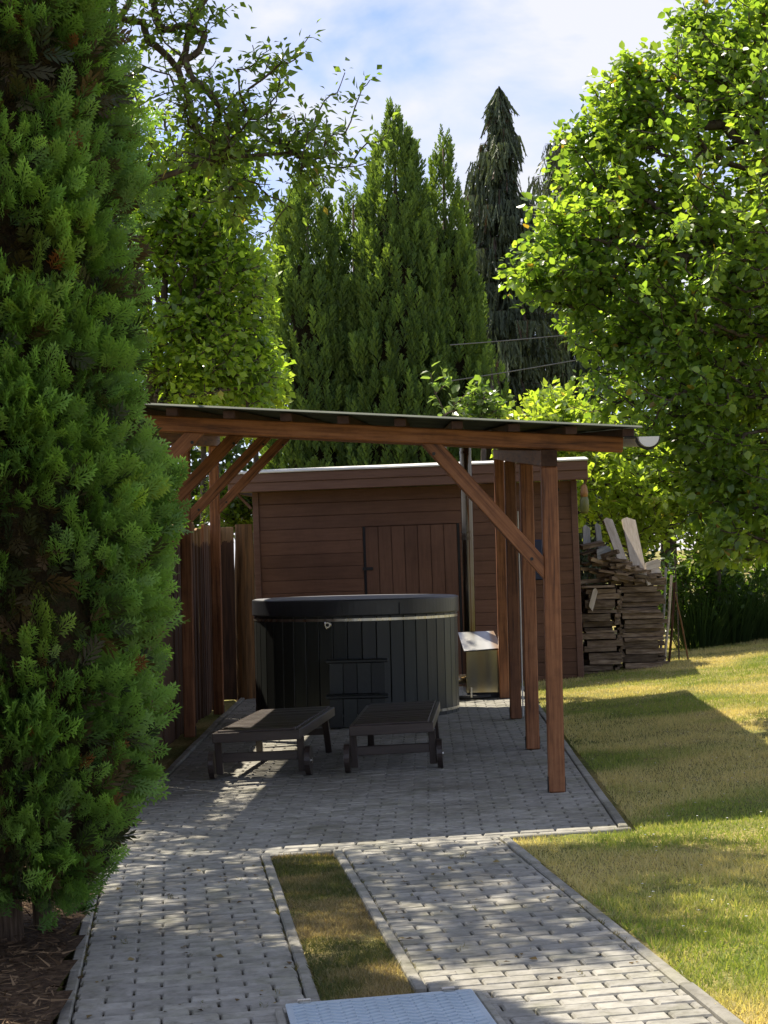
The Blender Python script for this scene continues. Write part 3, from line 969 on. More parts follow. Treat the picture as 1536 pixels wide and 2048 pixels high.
# ================================================================== FENCE
fence = thing('timber_fence', 'tall rough board fence along the left side of the carport', 'fence', (-1.95, 17.5, gz(-1.95)))
y = 12.6
k = 0
while y < 22.25:
    wd = random.uniform(.13, .24)
    xf = -2.045 + (y-12.2)*.012 + random.uniform(-.012, .012)
    ht = 2.0 + random.uniform(-.05, .05)
    n_ = 6
    mb = MB()
    # wavy waney-edged slab, its middle at the local origin
    vs_, fs_ = [], []
    e0, e1 = random.random()*9, random.random()*9
    for i in range(n_+1):
        z = -ht/2 + ht*i/n_
        wl = -wd/2 + .010*math.sin(e0+i*1.3)
        wr = wd/2 + .010*math.sin(e1+i*1.1)
        tz = z + (random.uniform(-.02, .02) if i == n_ else 0)
        tz2 = z + (random.uniform(-.02, .02) if i == n_ else 0)
        vs_ += [(-.012, wl, tz), (.012, wl+.012, tz), (.012, wr-.012, tz2), (-.012, wr, tz2)]
    for i in range(n_):
        for q in range(4):
            a = i*4+q; b_ = i*4+(q+1) % 4
            fs_.append((a, b_, b_+4, a+4))
    fs_ += [(3, 2, 1, 0), tuple(n_*4+q for q in range(4))]
    mb.add(vs_, fs_)
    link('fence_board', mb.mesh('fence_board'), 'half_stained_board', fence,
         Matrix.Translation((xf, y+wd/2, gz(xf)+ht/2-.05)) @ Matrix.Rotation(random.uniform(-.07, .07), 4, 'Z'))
    y += wd - .008
for xq_, wq in ((-1.865, .20),):
    mb = MB().box((0, 0, 0), (wq, .024, 1.96))
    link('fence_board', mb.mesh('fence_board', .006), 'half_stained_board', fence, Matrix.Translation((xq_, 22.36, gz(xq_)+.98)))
for z in (.45, 1.5):
    timber('fence_rail', (-2.09, 12.5, gz(-2.05)+z), (-1.97, 22.3, gz(-1.95)+z), .05, .08, 'fence_board', fence)
lq = at(492, 1200, 22.3)
log = MB().tube([(0, 0, -.02), (0, 0, .9), (.01, 0, 1.6), (.005, 0, 1.98)], [.115, .112, .108, .10], 14)
tag(log.build('log_post', 'raw_log', smooth=False, M=Matrix.Translation((-1.66, 22.42, gz(-1.66)))), 'thick raw orange brown log standing between fence and shed', 'post')

# ================================================================== HOT TUB
TX, TY, TR = -.35, 19.15, .985
tz0 = gz(TX)
tub = thing('hot_tub', 'round black wooden hot tub with a flat padded cover', 'hot tub', (TX, TY, tz0))
nst = 46
for k in range(nst):
    a0, a1 = 2*math.pi*k/nst, 2*math.pi*(k+1)/nst
    gp = .0032
    am = (a0+a1)/2
    hwid = TR*math.tan(math.pi/nst)-gp
    mb = MB().box((0, 0, 0), (.04, hwid*2  , .978))
    M = Matrix.Translation((TX+math.cos(am)*(TR-.02), TY+math.sin(am)*(TR-.02), tz0+.012+.489)) @ Matrix.Rotation(am, 4, 'Z')
    if k == 0:
        stave = mb.mesh('stave', .004)
        stave.materials.append(MATS['tub_paint'])
    link('stave', stave, None, tub, M)
MB().lathe([(TR-.035, .02), (TR-.035, .94)], 48, (TX, TY, tz0)).build('liner', 'black_plastic', tub)
for z, nm in ((.075, 'steel'), (.955, 'steel')):
    MB().lathe([(TR+.001, z-.012), (TR+.005, z-.012), (TR+.005, z+.012), (TR+.001, z+.012)], 72, (TX, TY, tz0)).build('hoop', 'steel', tub)
lid = MB().lathe([(TR-.02, .988), (TR+.010, .988), (TR+.016, .992), (TR+.018, 1.0), (TR+.018, 1.128), (TR+.016, 1.137), (TR+.010, 1.141), (TR-.004, 1.142)], 120, (TX, TY, tz0)).build('cover', 'lid_vinyl', tub, smooth=False)
MB().lathe([(TR-.004, 1.138), (TR-.006, 1.144), (TR-.02, 1.146), (.9*TR, 1.148), (.05, 1.156)], 96, (TX, TY, tz0)).build('cover_top', 'cover_grey', lid, smooth=True)
seam = MB()
for a in (R(90), R(270)):
    pass
seam.box((TX+.42, TY-math.sqrt((TR+.019)**2-.42**2)-.001, tz0+1.05), (.012, .006, .11)).build('cover_seam', 'black_plastic', lid)
kn = at(655, 1250, TY-.97)
kn = at(655, 1250, TY-math.sqrt(TR**2-(kn.x-TX)**2)-.018)
abt = MB().tube([kn+Vector((0, .02, 0)), kn+Vector((0, -.02, 0)), kn+Vector((0, -.03, 0))], [.036, .036, .026], 18).build('air_button', 'steel', tub)
MB().tube([kn+Vector((0, -.03, 0)), kn+Vector((0, -.036, 0))], [.016, .014], 14).build('air_button_cap', 'black_plastic', abt)

# steps in front of the tub
st = at(716, 1440, 17.85)
steps = thing('tub_steps', 'low black two-tread wooden steps in front of the hot tub', 'steps', (st.x, 17.86, gz(st.x)))
sx0, sx1, sg = st.x-.255, st.x+.255, gz(st.x)
for s_, (ya, yb, zt) in enumerate(((17.72, 17.93, .29), (17.93, 18.12, .60))):
    timber('tread', (sx0-.03, (ya+yb)/2-.01, sg+zt-.014), (sx1+.03, (ya+yb)/2-.01, sg+zt-.014), yb-ya+.01, .028, 'tub_paint', steps)
    for i in range(4):
        xa = sx0 + (sx1-sx0)*(i+.5)/4
        timber('riser_board', (xa, ya+.01, sg+(.0 if s_ == 0 else .29)+.004), (xa, ya+.01, sg+zt-.03), (sx1-sx0)/4-.004, .018, 'tub_paint', steps, up=(0, 1, 0), bevel=.002)
    for xs in (sx0+.012, sx1-.012):
        MB().box((xs, (ya+yb)/2, sg+(zt-.03)/2+.002), (.022, yb-ya-.02, zt-.034)).build('side_panel', 'tub_paint', steps)

# ================================================================== STOVE with flue
sv = Vector((.90, 20.55, gz(.90)))
stove = thing('tub_stove', 'stainless outdoor tub stove with sloped lid and tall flue', 'stove', sv)
yf_, yk_ = 20.34, 20.70
ftl, ftr = at(931, 1303, yf_), at(1002, 1298, yf_)
zb_ = gz(.9)+.06
dep = Vector((-.02, .34, 0))
mb = MB()
A_, B_ = Vector((ftl.x, ftl.y, zb_)), Vector((ftr.x, ftr.y, zb_))
up_ = Vector((0, 0, .13))
mb.add([A_, B_, ftr, ftl, A_+dep, B_+dep, ftr+dep+up_, ftl+dep+up_],
       [(0, 1, 2, 3), (1, 5, 6, 2), (5, 4, 7, 6), (4, 0, 3, 7), (3, 2, 6, 7), (4, 5, 1, 0)])
mb.build('body', 'heat_stained_steel', stove, bevel=.006)
MB().box(((ftl.x+ftr.x)/2, yf_+.17, gz(.9)+.032), (.33, .30, .055)).build('base', 'black_plastic', stove)
MB().tube([(ftl.x+.05, yf_+.17, zb_+.14), (ftl.x-.28, yf_-.15, zb_+.14)], .05, 12).build('connecting_pipe', 'steel', stove, smooth=True)
o3 = Vector((0, -.035, -.012))
ql = [at(928, 1304, yf_-.03), at(1004, 1298, yf_-.03), at(987, 1264, yk_), at(916, 1267, yk_)]
mb = MB()
tk_ = Vector((0, .002, .007))
mb.add([p_+Vector((0, 0, .012)) for p_ in ql] + [p_+Vector((0, 0, .012))-tk_ for p_ in ql],
       [(0, 1, 2, 3), (7, 6, 5, 4), (0, 4, 5, 1), (1, 5, 6, 2), (2, 6, 7, 3), (3, 7, 4, 0)])
mb.build('sloped_lid', 'rusty_lid', stove)
fx_, fy_ = at(938, 1200, 20.80).x, 20.80
fl0 = at(938, 1275, fy_).z; fl1 = at(938, 896, fy_).z
flue = MB().tube([(fx_, fy_, fl0-.12), (fx_, fy_, fl1)], .062, 20, cap=False).build('flue', 'flue_steel', stove, smooth=True)
for py in (905, 1064, 1077):
    zz = at(938, py, fy_).z
    MB().tube([(fx_, fy_, zz-.012), (fx_, fy_, zz+.012)], .067, 20).build('flue_band', 'flue_steel', flue, smooth=False)
MB().tube([(.62, 20.25, gz(.6)+.03), (.74, 20.2, gz(.7)+.035), (.86, 20.24, gz(.8)+.03), (1.0, 20.22, gz(1)+.03)], .022, 8).build('drain_hose', 'black_plastic', stove, smooth=True)
MB().tube([(.80, 20.2, gz(.8)+.03), (.80, 20.2, gz(.8)+.13)], .012, 8).build('drain_valve', 'steel', stove)

# ================================================================== SUN LOUNGERS
def lounger(label, fl_, fr_, depth, heading):
    """fl_, fr_: front left / right wheel contact on the ground"""
    a, b_ = Vector((fl_[0], fl_[1])), Vector((fr_[0], fr_[1]))
    c = (a+b_)/2
    ang = math.atan2(b_.y-a.y, b_.x-a.x) + heading
    W = (b_-a).length
    root = thing('sun_lounger', label, 'sun lounger', (c.x, c.y, gz(c.x)), rot=TILT @ Matrix.Rotation(ang, 4, 'Z'), group='wooden sun loungers under the carport')
    def lb(name, p0, p1, wd, ht, up=(0, 0, 1), mat='dark_teak'):
        return timber(name, p0, p1, wd, ht, mat, root, up, .004, local=True)
    ht = .335
    hw = W/2-.055
    rl = .07
    for s_ in (-1, 1):
        lb('side_rail', (s_*hw, 0, ht-.03), (s_*hw, depth, ht-.03), .032, rl)
        lb('leg', (s_*(hw-.0), .12, .035), (s_*(hw-.0), .10, ht-.05), .05, .045, (0, 1, 0))
        lb('leg', (s_*(hw-.02), depth-.18, .002), (s_*(hw-.03), depth-.26, ht-.05), .05, .045, (0, 1, 0))
        wl = MB().tube([(s_*(hw+.03), .12, .105), (s_*(hw+.068), .12, .105)], .104, 22)
        wh = wl.build('wheel', 'dark_teak', root, local=True)
        MB().tube([(s_*(hw+.066), .12, .105), (s_*(hw+.076), .12, .105)], .022, 10).build('hub', 'steel', wh, local=True)
    lb('end_rail', (-hw-.016, -.012, ht-.03), (hw+.016, -.012, ht-.03), .026, rl)
    lb('end_rail', (-hw-.016, depth+.012, ht-.03), (hw+.016, depth+.012, ht-.03), .026, rl)
    lb('crossbar', (-hw, .115, .15), (hw, .115, .15), .03, .065)
    lb('crossbar', (-hw+.02, depth-.22, .17), (hw-.02, depth-.22, .17), .03, .05)
    n_ = 24
    for i in range(n_):
        yy = .035 + (depth-.07)*i/(n_-1)
        zz = ht+.008 + random.uniform(-.002, .002)
        lb('slat', (-hw+.018, yy, zz), (hw-.018, yy, zz), (depth-.07)/(n_-1)-.026, .018)
    return root
lounger('dark slatted sun lounger beside the board fence', (-1.33, 14.0), (-.63, 13.92), 1.88, R(.6))
lounger('dark slatted sun lounger standing in front of the tub steps', (-.36, 13.94), (.31, 13.9), 1.85, R(.3))

# ================================================================== WOODPILE
wy = 22.95
G1 = 'firewood pieces in the woodpile beside the shed'
def stick(p0, p1, wd, th, label, cat='firewood', mat='firewood', group=G1, name='firewood_piece', spin=None):
    """rough split piece: box with uneven ends and faces"""
    p0, p1 = Vector(p0), Vector(p1)
    ln = (p1-p0).length
    n_ = 3
    vs_, fs_ = [], []
    for i in range(n_+1):
        x = -ln/2 + ln*i/n_ + (random.uniform(-.015, .015) if i in (0, n_) else 0)
        j = lambda: random.uniform(.90, 1.06)
        vs_ += [(x, -wd/2*j(), -th/2*j()), (x, wd/2*j(), -th/2*j()), (x, wd/2*j(), th/2*j()), (x, -wd/2*j(), th/2*j())]
    for i in range(n_):
        for q in range(4):
            a = i*4+q; b_ = i*4+(q+1) % 4
            fs_.append((a, b_, b_+4, a+4))
    fs_ += [(3, 2, 1, 0), tuple(n_*4+q for q in range(4))]
    mb = MB().add(vs_, fs_)
    M = Matrix.Translation((p0+p1)/2) @ frame(p1-p0) @ Matrix.Rotation(random.uniform(-.15, .15) if spin is None else spin, 4, 'X')
    o = link(name, mb.mesh(name), mat, None, M)
    return tag(o, label, cat, group)
for (xa, xb_, top, lab) in ((2.25, 2.60, .98, 'split firewood plank in the narrow stack touching the shed'), (2.70, 3.16, 1.06, 'split firewood plank in the wide stack away from the shed')):
    for row in range(3):
        z = float(lawn_z((xa+xb_)/2, wy))+.0
        while z < top + lawn_z(2.7, wy):
            th = random.choice([.025, .035, .05, .065, .085])
            sh = random.uniform(-.05, .05) + (.03*(row % 2))
            yy = wy + row*.22 + random.uniform(-.02, .02) + (xa-2.25)*.25
            stick((xa+sh, yy-.02*random.random(), z+th/2), (xb_+sh+random.uniform(-.03, .03), yy+random.uniform(-.03, .03), z+th/2+random.uniform(-.006, .006)), random.uniform(.10, .2), th, lab, spin=random.uniform(-.10, .10))
            z += th*1.04+.004
# end-on pieces packed between the two stacks
for i in range(30):
    z = float(lawn_z(2.65, wy)) + .03 + .031*i
    xx = 2.655 + random.uniform(-.035, .035)
    stick((xx, wy-.05+random.uniform(-.03, .03), z), (xx+random.uniform(-.05, .05), wy+.3, z+random.uniform(0, .03)), random.uniform(.04, .075), random.uniform(.025, .04), 'short firewood stick packed end-on between the two stacks')
# loose heap on top
zt0 = 1.0 + float(lawn_z(2.7, wy))
for i in range(64):
    t_ = random.random()
    xx = random.uniform(2.36, 3.10)
    zz = zt0 + .02 + random.random()*max(.10, .52-.62*(xx-2.3))
    an = random.uniform(-.5, .5)
    ln = random.uniform(.18, .36)
    dv = Vector((math.cos(an)*.9, random.uniform(-.5, .5), math.sin(an)*.55))
    dv.normalize()
    cpt = Vector((xx, wy+random.uniform(-.03, .3), zz))
    stick(cpt-dv*ln/2, cpt+dv*ln/2, random.uniform(.05, .13), random.uniform(.02, .05), 'loose firewood piece heaped on top of the stacks')
def board(name, label, a, b_, Ya, Yb, wd, th, mat, cat='board'):
    p0, p1 = at(*a, Ya), at(*b_, Yb)
    ax_ = (p1-p0).normalized()
    n_ = Vector((.15, -1, .25))
    M = Matrix.Translation((p0+p1)/2) @ frame(p1-p0, n_)
    ln = (p1-p0).length
    mb = MB().prism([(-ln/2, -wd/2), (ln/2-.04, -wd/2), (ln/2, wd*.1), (ln/2-.03, wd/2), (-ln/2+.05, wd/2)], -th/2, th/2)
    return tag(link(name, mb.mesh(name, .002), mat, None, M), label, cat)
board('leaning_board', 'broad pale sawn board leaning out of the top of the woodpile', (1280, 1152), (1256, 1036), 22.95, 23.5, .165, .03, 'pale_board')
board('leaning_board', 'narrow pale board standing crooked amid the woodpile branches', (1248, 1130), (1214, 1036), 23.0, 23.45, .11, .025, 'pale_board')
board('leaning_board', 'weathered grey plank standing upright in the heap next to the shed', (1202, 1110), (1194, 1046), 23.15, 23.3, .07, .025, 'grey_board')
board('leaning_board', 'dark grey plank standing right against the shed corner', (1174, 1100), (1172, 1050), 23.2, 23.3, .09, .025, 'grey_board')
board('leaning_board', 'short light plank leaning low in the narrow stack', (1180, 1222), (1192, 1176), 22.78, 22.85, .06, .02, 'pale_board')
board('leaning_board', 'short grey offcut lying on the heap', (1190, 1112), (1222, 1098), 22.95, 23.0, .12, .02, 'grey_board')
board('leaning_board', 'flat pale offcut on top of the wide stack', (1288, 1156), (1322, 1146), 22.95, 23.3, .2, .02, 'pale_board')
board('leaning_board', 'reddish pale offcut lying tilted on the wide stack', (1288, 1136), (1322, 1124), 23.0, 23.1, .10, .02, 'pale_board')
def stake(label, a, b_, Ya, Yb, r_, mat):
    p0, p1 = at(*a, Ya), at(*b_, Yb)
    g_ = float(lawn_z(p0.x, p0.y))
    p0.z = g_ - .03
    return tag(MB().tube([p0, p0.lerp(p1, .5)+Vector((.01, 0, 0)), p1], [r_, r_, r_*.9], 7).build('garden_stake', mat, None, M=Matrix.Identity(4)), label, 'stake')
stake('grey wooden stake propped against the outer end of the woodpile', (1318, 1325), (1332, 1135), 23.3, 23.4, .017, 'grey_board')
stake('pale square stake standing next to the grey stake', (1327, 1322), (1343, 1150), 23.35, 23.45, .017, 'pale_board')
stake('dark brown stake behind the pale stake', (1337, 1318), (1349, 1165), 23.45, 23.5, .016, 'fence_board')
stake('thin bent stick leaning beyond the stakes by the dark hedge', (1377, 1310), (1345, 1165), 23.6, 23.8, .010, 'raw_log')
stake('thin dark stick leaning behind the woodpile stakes', (1358, 1312), (1349, 1110), 23.7, 23.9, .009, 'bark')

# ================================================================== TREAD PLATE
pa, pb = drv(.52, -1.265), drv(1.165, -1.265)
pl = thing('tread_plate', 'pale blue-grey steel tread plate hatch between the wheel paths', 'hatch cover', (drv(.84, -1.7)[0], drv(.84, -1.7)[1], gz(drv(.84, -1.7)[0])), rot=TILT @ Matrix.Rotation(DA, 4, 'Z'))
MB().box((0, 0, .022), (.64, .86, .012)).build('plate', 'plate_steel', pl, bevel=.003, local=True)
mb = MB()
for i in range(-8, 9):
    for j in range(-9, 10):
        x, yv = i*.040, j*.046 + (.012 if i % 2 else 0)
        if abs(x) > .29 or abs(yv) > .405: continue
        mb.box((x, yv, .0295), (.040, .010, .006), Matrix.Rotation(R(30 if i % 2 else -30), 3, 'Z'))
o = mb.build('tread_bars', 'plate_steel', pl, local=True)
o['kind'] = 'stuff'
for x in (-.255, .24):
    hg_ = MB().tube([(x-.022, .448, .028), (x+.022, .448, .028)], .008, 10).build('hinge', 'steel', pl, local=True)
    MB().box((x, .425, .031), (.04, .03, .004)).build('hinge_leaf', 'steel', hg_, local=True)
for x in (-.342, .342):
    o = timber('frame_edge', (x, -.44, -.02), (x, .43, -.02), .03, .075, 'kerb_concrete', pl, local=True)

# ================================================================== WIRES
for (a, b_, lab) in (((900, 690), (1560, 616), 'thin overhead wire crossing in front of the dark spruce, upper one'), ((900, 762), (1560, 636), 'thin overhead wire crossing in front of the dark spruce, lower one')):
    p0, p1 = at(*a, 29.0), at(*b_, 29.0)
    pts = [p0.lerp(p1, i/12)+Vector((0, 0, -.05*(1-(2*i/12-1)**2))) for i in range(13)]
    tag(MB().tube(pts, .008, 5).build('overhead_wire', 'wire', M=Matrix.Identity(4)), lab, 'wire')

# ================================================================== VEGETATION
# ---- spray of scale leaves (thuja)
def thuja_spray(fine=True):
    vs_, fs_ = [], []
    def sliver(p0, p1, w_, bend=0):
        p0, p1 = np.array(p0), np.array(p1)
        d = p1-p0
        s_ = np.array([d[1], -d[0], 0.]); s_ /= max(np.linalg.norm(s_), 1e-6)
        m_ = p0+d*.55
        b0 = len(vs_)
        vs_.extend([tuple(p0), tuple(m_+s_*w_), tuple(p1+np.array([0, 0, bend])), tuple(m_-s_*w_)])
        fs_.extend([(b0, b0+1, b0+2), (b0, b0+2, b0+3)])
    sliver((0, 0, 0), (0, 1.0, -.05), .026)
    for i in range(6 if fine else 5):
        y0 = .12 + .14*i
        ln = .46*(1-.09*i)*(1 if i else .8)
        for s_ in (-1, 1):
            a = R(42-i*2)
            tip = (s_*math.sin(a)*ln, y0+math.cos(a)*ln, random.uniform(-.06, .06))
            sliver((0, y0, 0), tip, .036 if fine else .05, random.uniform(-.06, .06))
            if i < 5 and fine:
                for q, l2 in ((.5, .21),):
                    bx, by = tip[0]*q, y0+(tip[1]-y0)*q
                    for t_ in (-1, 1):
                        aa = s_*a + t_*R(38)
                        sliver((bx, by, tip[2]*q), (bx+math.sin(aa)*l2, by+math.cos(aa)*l2, tip[2]+random.uniform(-.05, .05)), .032)
    return np.array(vs_), np.array(fs_)
TSV, TSF = thuja_spray()
TCV, TCF = thuja_spray(False)
tz_ = np.array([.24, .34, .5, .9, 1.5, 2.2, 3.0, 3.75, 4.8, 5.4])
tr_ = np.array([.15, .44, .58, .66, .68, .69, .61, .55, .36, .03])
TAX = np.array([-1.68, 8.05])
def thuja(name, label, axis, zs, rs, lobes, per, base_z, ssz=.118):
    root = thing(name, label, 'conifer', (axis[0], axis[1], base_z))
    for (dx_, dy_, r_) in ((.04, .05, .058), (.17, .22, .032), (-.15, .1, .045)):
        MB().tube([(axis[0]+dx_, axis[1]+dy_, base_z-.05), (axis[0]+dx_*.8, axis[1]+dy_, base_z+.6), (axis[0]+dx_*.4, axis[1]+dy_*.5, base_z+1.8), (axis[0], axis[1], base_z+3.4)],
                  [r_*1.35, r_, r_*.8, r_*.4], 10).build('trunk', 'thuja_bark', root, smooth=True)
    # inner mass of dead twigs
    nz, na = 40, 40
    vs_ = []
    zz = np.linspace(zs[0]+.18, zs[-1]-.25, nz)
    for z in zz:
        r_ = np.interp(z, zs, rs)*.72
        for k in range(na):
            a = 2*math.pi*k/na
            d = np.array([math.cos(a), math.sin(a), z*1.3])
            kk = 1+.5*(float(fbm(d[None], 2.6, 3)[0])-.5)
            vs_.append((axis[0]+math.cos(a)*r_*kk, axis[1]+math.sin(a)*r_*kk, base_z+z))
    fs_ = [(i*na+k, i*na+(k+1) % na, (i+1)*na+(k+1) % na, (i+1)*na+k) for i in range(nz-1) for k in range(na)]
    fs_.append(tuple(reversed(range(na))))
    mb = MB(); mb.v, mb.f = vs_, fs_
    mb.build('inner_twigs', 'inner_twigs', root)
    # lobes of sprays on the outside
    zc = rng.random(lobes*3)*(zs[-1]-zs[0])+zs[0]
    keep = rng.random(lobes*3) < np.interp(zc, zs, rs)/rs.max()
    zc = zc[keep][:lobes]
    L_ = len(zc)
    ang = rng.random(L_)*2*math.pi
    rr = np.interp(zc, zs, rs)*(1+.5*(fbm(np.stack([np.cos(ang)*1.2, np.sin(ang)*1.2, zc*1.5], 1), 1.7, 21)-.5))
    out_ = np.stack([np.cos(ang), np.sin(ang), np.zeros(L_)], 1)
    C = np.stack([axis[0]+np.cos(ang)*rr*.9, axis[1]+np.sin(ang)*rr*.9, base_z+zc], 1)
    ld = out_*.8 + np.array([0, 0, .55]) + rng.normal(size=(L_, 3))*.2
    ld /= np.linalg.norm(ld, axis=1, keepdims=True)
    n = L_*per
    c, d, o_ = np.repeat(C, per, 0), np.repeat(ld, per, 0), np.repeat(out_, per, 0)
    loff = rand_unit(n)*(rng.random(n)**.5)[:, None]*np.array([.13, .13, .15])
    T = c + loff - d*.05
    ax = d*.9 + loff*3.2 + rng.normal(size=(n, 3))*.25
    ax[:, 2] += .12
    tg = np.cross(o_, np.array([0, 0, 1.]))
    nr = tg + rng.normal(size=(n, 3))*.55 + o_*.25
    s = ssz*rng.uniform(.5, 1.25, n)
    lobe = np.repeat(rng.random(L_), per)
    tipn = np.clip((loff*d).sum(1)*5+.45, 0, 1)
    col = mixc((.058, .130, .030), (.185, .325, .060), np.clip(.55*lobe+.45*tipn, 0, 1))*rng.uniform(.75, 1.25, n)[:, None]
    dead = rng.random(n) < .012
    col[dead] = np.array([.16, .07, .025])
    yel = np.repeat(rng.random(L_) < .05, per)
    col[yel] = col[yel]*np.array([1.35, 1.12, .9])
    fr = (T[:, 0]-axis[0])*.55 - (T[:, 1]-axis[1])*.83 > -.22       # side towards the path and the camera
    Bm = basis(ax, nr)
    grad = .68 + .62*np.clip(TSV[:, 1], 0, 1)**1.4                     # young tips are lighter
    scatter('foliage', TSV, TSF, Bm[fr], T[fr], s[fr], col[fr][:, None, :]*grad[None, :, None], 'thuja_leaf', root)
    bk = ~fr & (rng.random(n) < .6)
    scatter('rear_foliage', TCV, TCF, Bm[bk], T[bk], s[bk]*1.25, col[bk], 'thuja_leaf', root)
    # sparse inner sprays, brownish
    n2 = L_*8
    zc2 = rng.random(n2)*(zs[-2]-zs[0])+zs[0]
    a2 = rng.random(n2)*2*math.pi
    r2 = np.interp(zc2, zs, rs)*rng.uniform(.62, .9, n2)
    o2 = np.stack([np.cos(a2), np.sin(a2), np.zeros(n2)], 1)
    T2 = np.stack([axis[0]+np.cos(a2)*r2, axis[1]+np.sin(a2)*r2, base_z+zc2], 1)
    ax2 = o2 + rng.normal(size=(n2, 3))*.6 + np.array([0, 0, .2])
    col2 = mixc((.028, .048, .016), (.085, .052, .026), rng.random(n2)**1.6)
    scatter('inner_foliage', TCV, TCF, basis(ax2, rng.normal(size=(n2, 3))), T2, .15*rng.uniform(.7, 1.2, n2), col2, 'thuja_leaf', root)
    return root
thuja('thuja_tree', 'big dense dark green thuja overhanging the left wheel path', TAX, tz_, tr_, 560, 31, gz(-1.68))

# ---- leyland cypresses: upright flame-like plumes
def plume():
    vs_, fs_ = [], []
    for i in range(15):
        h = i/15
        a = i*2.4
        r0 = .03
        r1 = .16*(1-h)**.7+.03
        b0 = len(vs_)
        p0 = np.array([math.cos(a)*r0*.3, h*.78, math.sin(a)*r0*.3])
        p1 = np.array([math.cos(a)*r1, h*.78+.25*(1-.3*h), math.sin(a)*r1])
        d = p1-p0
        s_ = np.cross(d, rand_unit(1)[0]); s_ /= np.linalg.norm(s_)
        for t_, w_ in ((0, .042), (1, .036)):
            q = s_ if t_ == 0 else np.cross(d/np.linalg.norm(d), s_)
            b0 = len(vs_)
            m_ = p0+d*.5
            vs_.extend([tuple(p0), tuple(m_+q*w_), tuple(p1), tuple(m_-q*w_)])
            fs_.extend([(b0, b0+1, b0+2), (b0, b0+2, b0+3)])
            if t_: continue
            # side teeth
            b0 = len(vs_)
            m2 = p0+d*.62
            tip2 = m2 + q*.075 + d*.25
            vs_.extend([tuple(m2-d*.12), tuple(m2+d*.1), tuple(tip2)])
            fs_.append((b0, b0+1, b0+2))
            b0 = len(vs_)
            tip3 = m2 - q*.075 + d*.2
            vs_.extend([tuple(m2-d*.15), tuple(m2+d*.07), tuple(tip3)])
            fs_.append((b0, b0+1, b0+2))
    return np.array(vs_), np.array(fs_)
PLV, PLF = plume()
def cypress(label, px_c, top_py, prof, Yd, nplume, size=.55, seed=0):
    """prof: list of (py, half width in px)"""
    k = Yd/FPX
    ctr = at(px_c, 800, Yd)
    base = float(lawn_z(ctr.x, Yd))
    root = thing('cypress_tree', label, 'conifer', (ctr.x, Yd, base), group='cypresses behind the shed')
    zs = np.array([at(px_c, py, Yd).z for py, _ in prof][::-1])
    rs = np.array([hw*k for _, hw in prof][::-1])
    zs = np.concatenate([[base+.1], zs]); rs = np.concatenate([[rs[0]*1.02], rs])
    topz = zs[-1]
    mb = MB().tube([(ctr.x, Yd, base-.05), (ctr.x, Yd, base+2), (ctr.x, Yd, topz-.3)], [.16, .12, .015], 8)
    mb.build('trunk', 'bark', root, smooth=True)
    zc = base+.1 + rng.random(nplume*4)*(topz-base-.1)
    r_ = np.interp(zc, zs, rs)
    kp = rng.random(len(zc)) < (r_+.12)/(rs.max()+.12)
    zc = zc[kp][:nplume]; r_ = r_[kp][:nplume]
    n = len(zc)
    a = rng.random(n)*2*math.pi
    rr = r_*(.62+.42*rng.random(n)**.6)*(1+.35*(fbm(np.stack([np.cos(a)*2, np.sin(a)*2, zc*.8], 1), 1.3, seed)-.5))
    o_ = np.stack([np.cos(a), np.sin(a), np.zeros(n)], 1)
    T = np.stack([ctr.x+np.cos(a)*rr, Yd+np.sin(a)*rr, zc-.25*size], 1)
    ax = o_*.17 + np.array([0, 0, 1.]) + rng.normal(size=(n, 3))*.07
    s = size*rng.uniform(.65, 1.2, n)*np.clip(.55+r_, .5, 1)
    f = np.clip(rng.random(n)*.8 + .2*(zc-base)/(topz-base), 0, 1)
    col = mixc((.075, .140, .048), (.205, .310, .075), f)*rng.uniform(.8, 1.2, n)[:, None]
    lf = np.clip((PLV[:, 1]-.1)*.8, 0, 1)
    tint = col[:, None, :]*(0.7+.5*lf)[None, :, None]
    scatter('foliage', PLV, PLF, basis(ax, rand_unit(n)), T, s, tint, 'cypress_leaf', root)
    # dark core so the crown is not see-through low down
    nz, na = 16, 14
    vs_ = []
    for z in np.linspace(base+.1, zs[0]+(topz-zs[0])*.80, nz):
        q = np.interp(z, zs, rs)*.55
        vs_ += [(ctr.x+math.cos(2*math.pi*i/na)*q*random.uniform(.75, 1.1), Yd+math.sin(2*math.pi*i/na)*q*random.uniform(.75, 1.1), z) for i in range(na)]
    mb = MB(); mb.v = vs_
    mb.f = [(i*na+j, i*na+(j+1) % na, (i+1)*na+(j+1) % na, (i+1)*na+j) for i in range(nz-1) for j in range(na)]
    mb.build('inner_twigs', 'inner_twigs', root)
    return root
cypress('broad cypress with the lightest yellow-green side, next to the leafy tree', 622, 350, [(345, 4), (385, 30), (470, 56), (600, 76), (760, 90), (900, 94)], 33.4, 1900, .52, 1)
cypress('slim cypress rising between the two broad ones', 715, 400, [(372, 3), (420, 24), (530, 46), (700, 62), (900, 70)], 34.0, 1000, .5, 2)
cypress('tallest cypress with thin feathery top shoots', 800, 185, [(185, 2), (250, 14), (330, 44), (450, 66), (600, 90), (760, 105), (900, 112)], 33.2, 2500, .52, 3)
cypress('pointed cypress standing in front of the dark spruce', 898, 262, [(262, 2), (330, 20), (450, 44), (600, 64), (760, 84), (900, 96)], 33.7, 1900, .5, 4)
cypress('short rounded young cypress at the foot of the dark spruce', 985, 705, [(700, 4), (740, 18), (800, 30), (900, 36)], 32.5, 320, .42, 5)

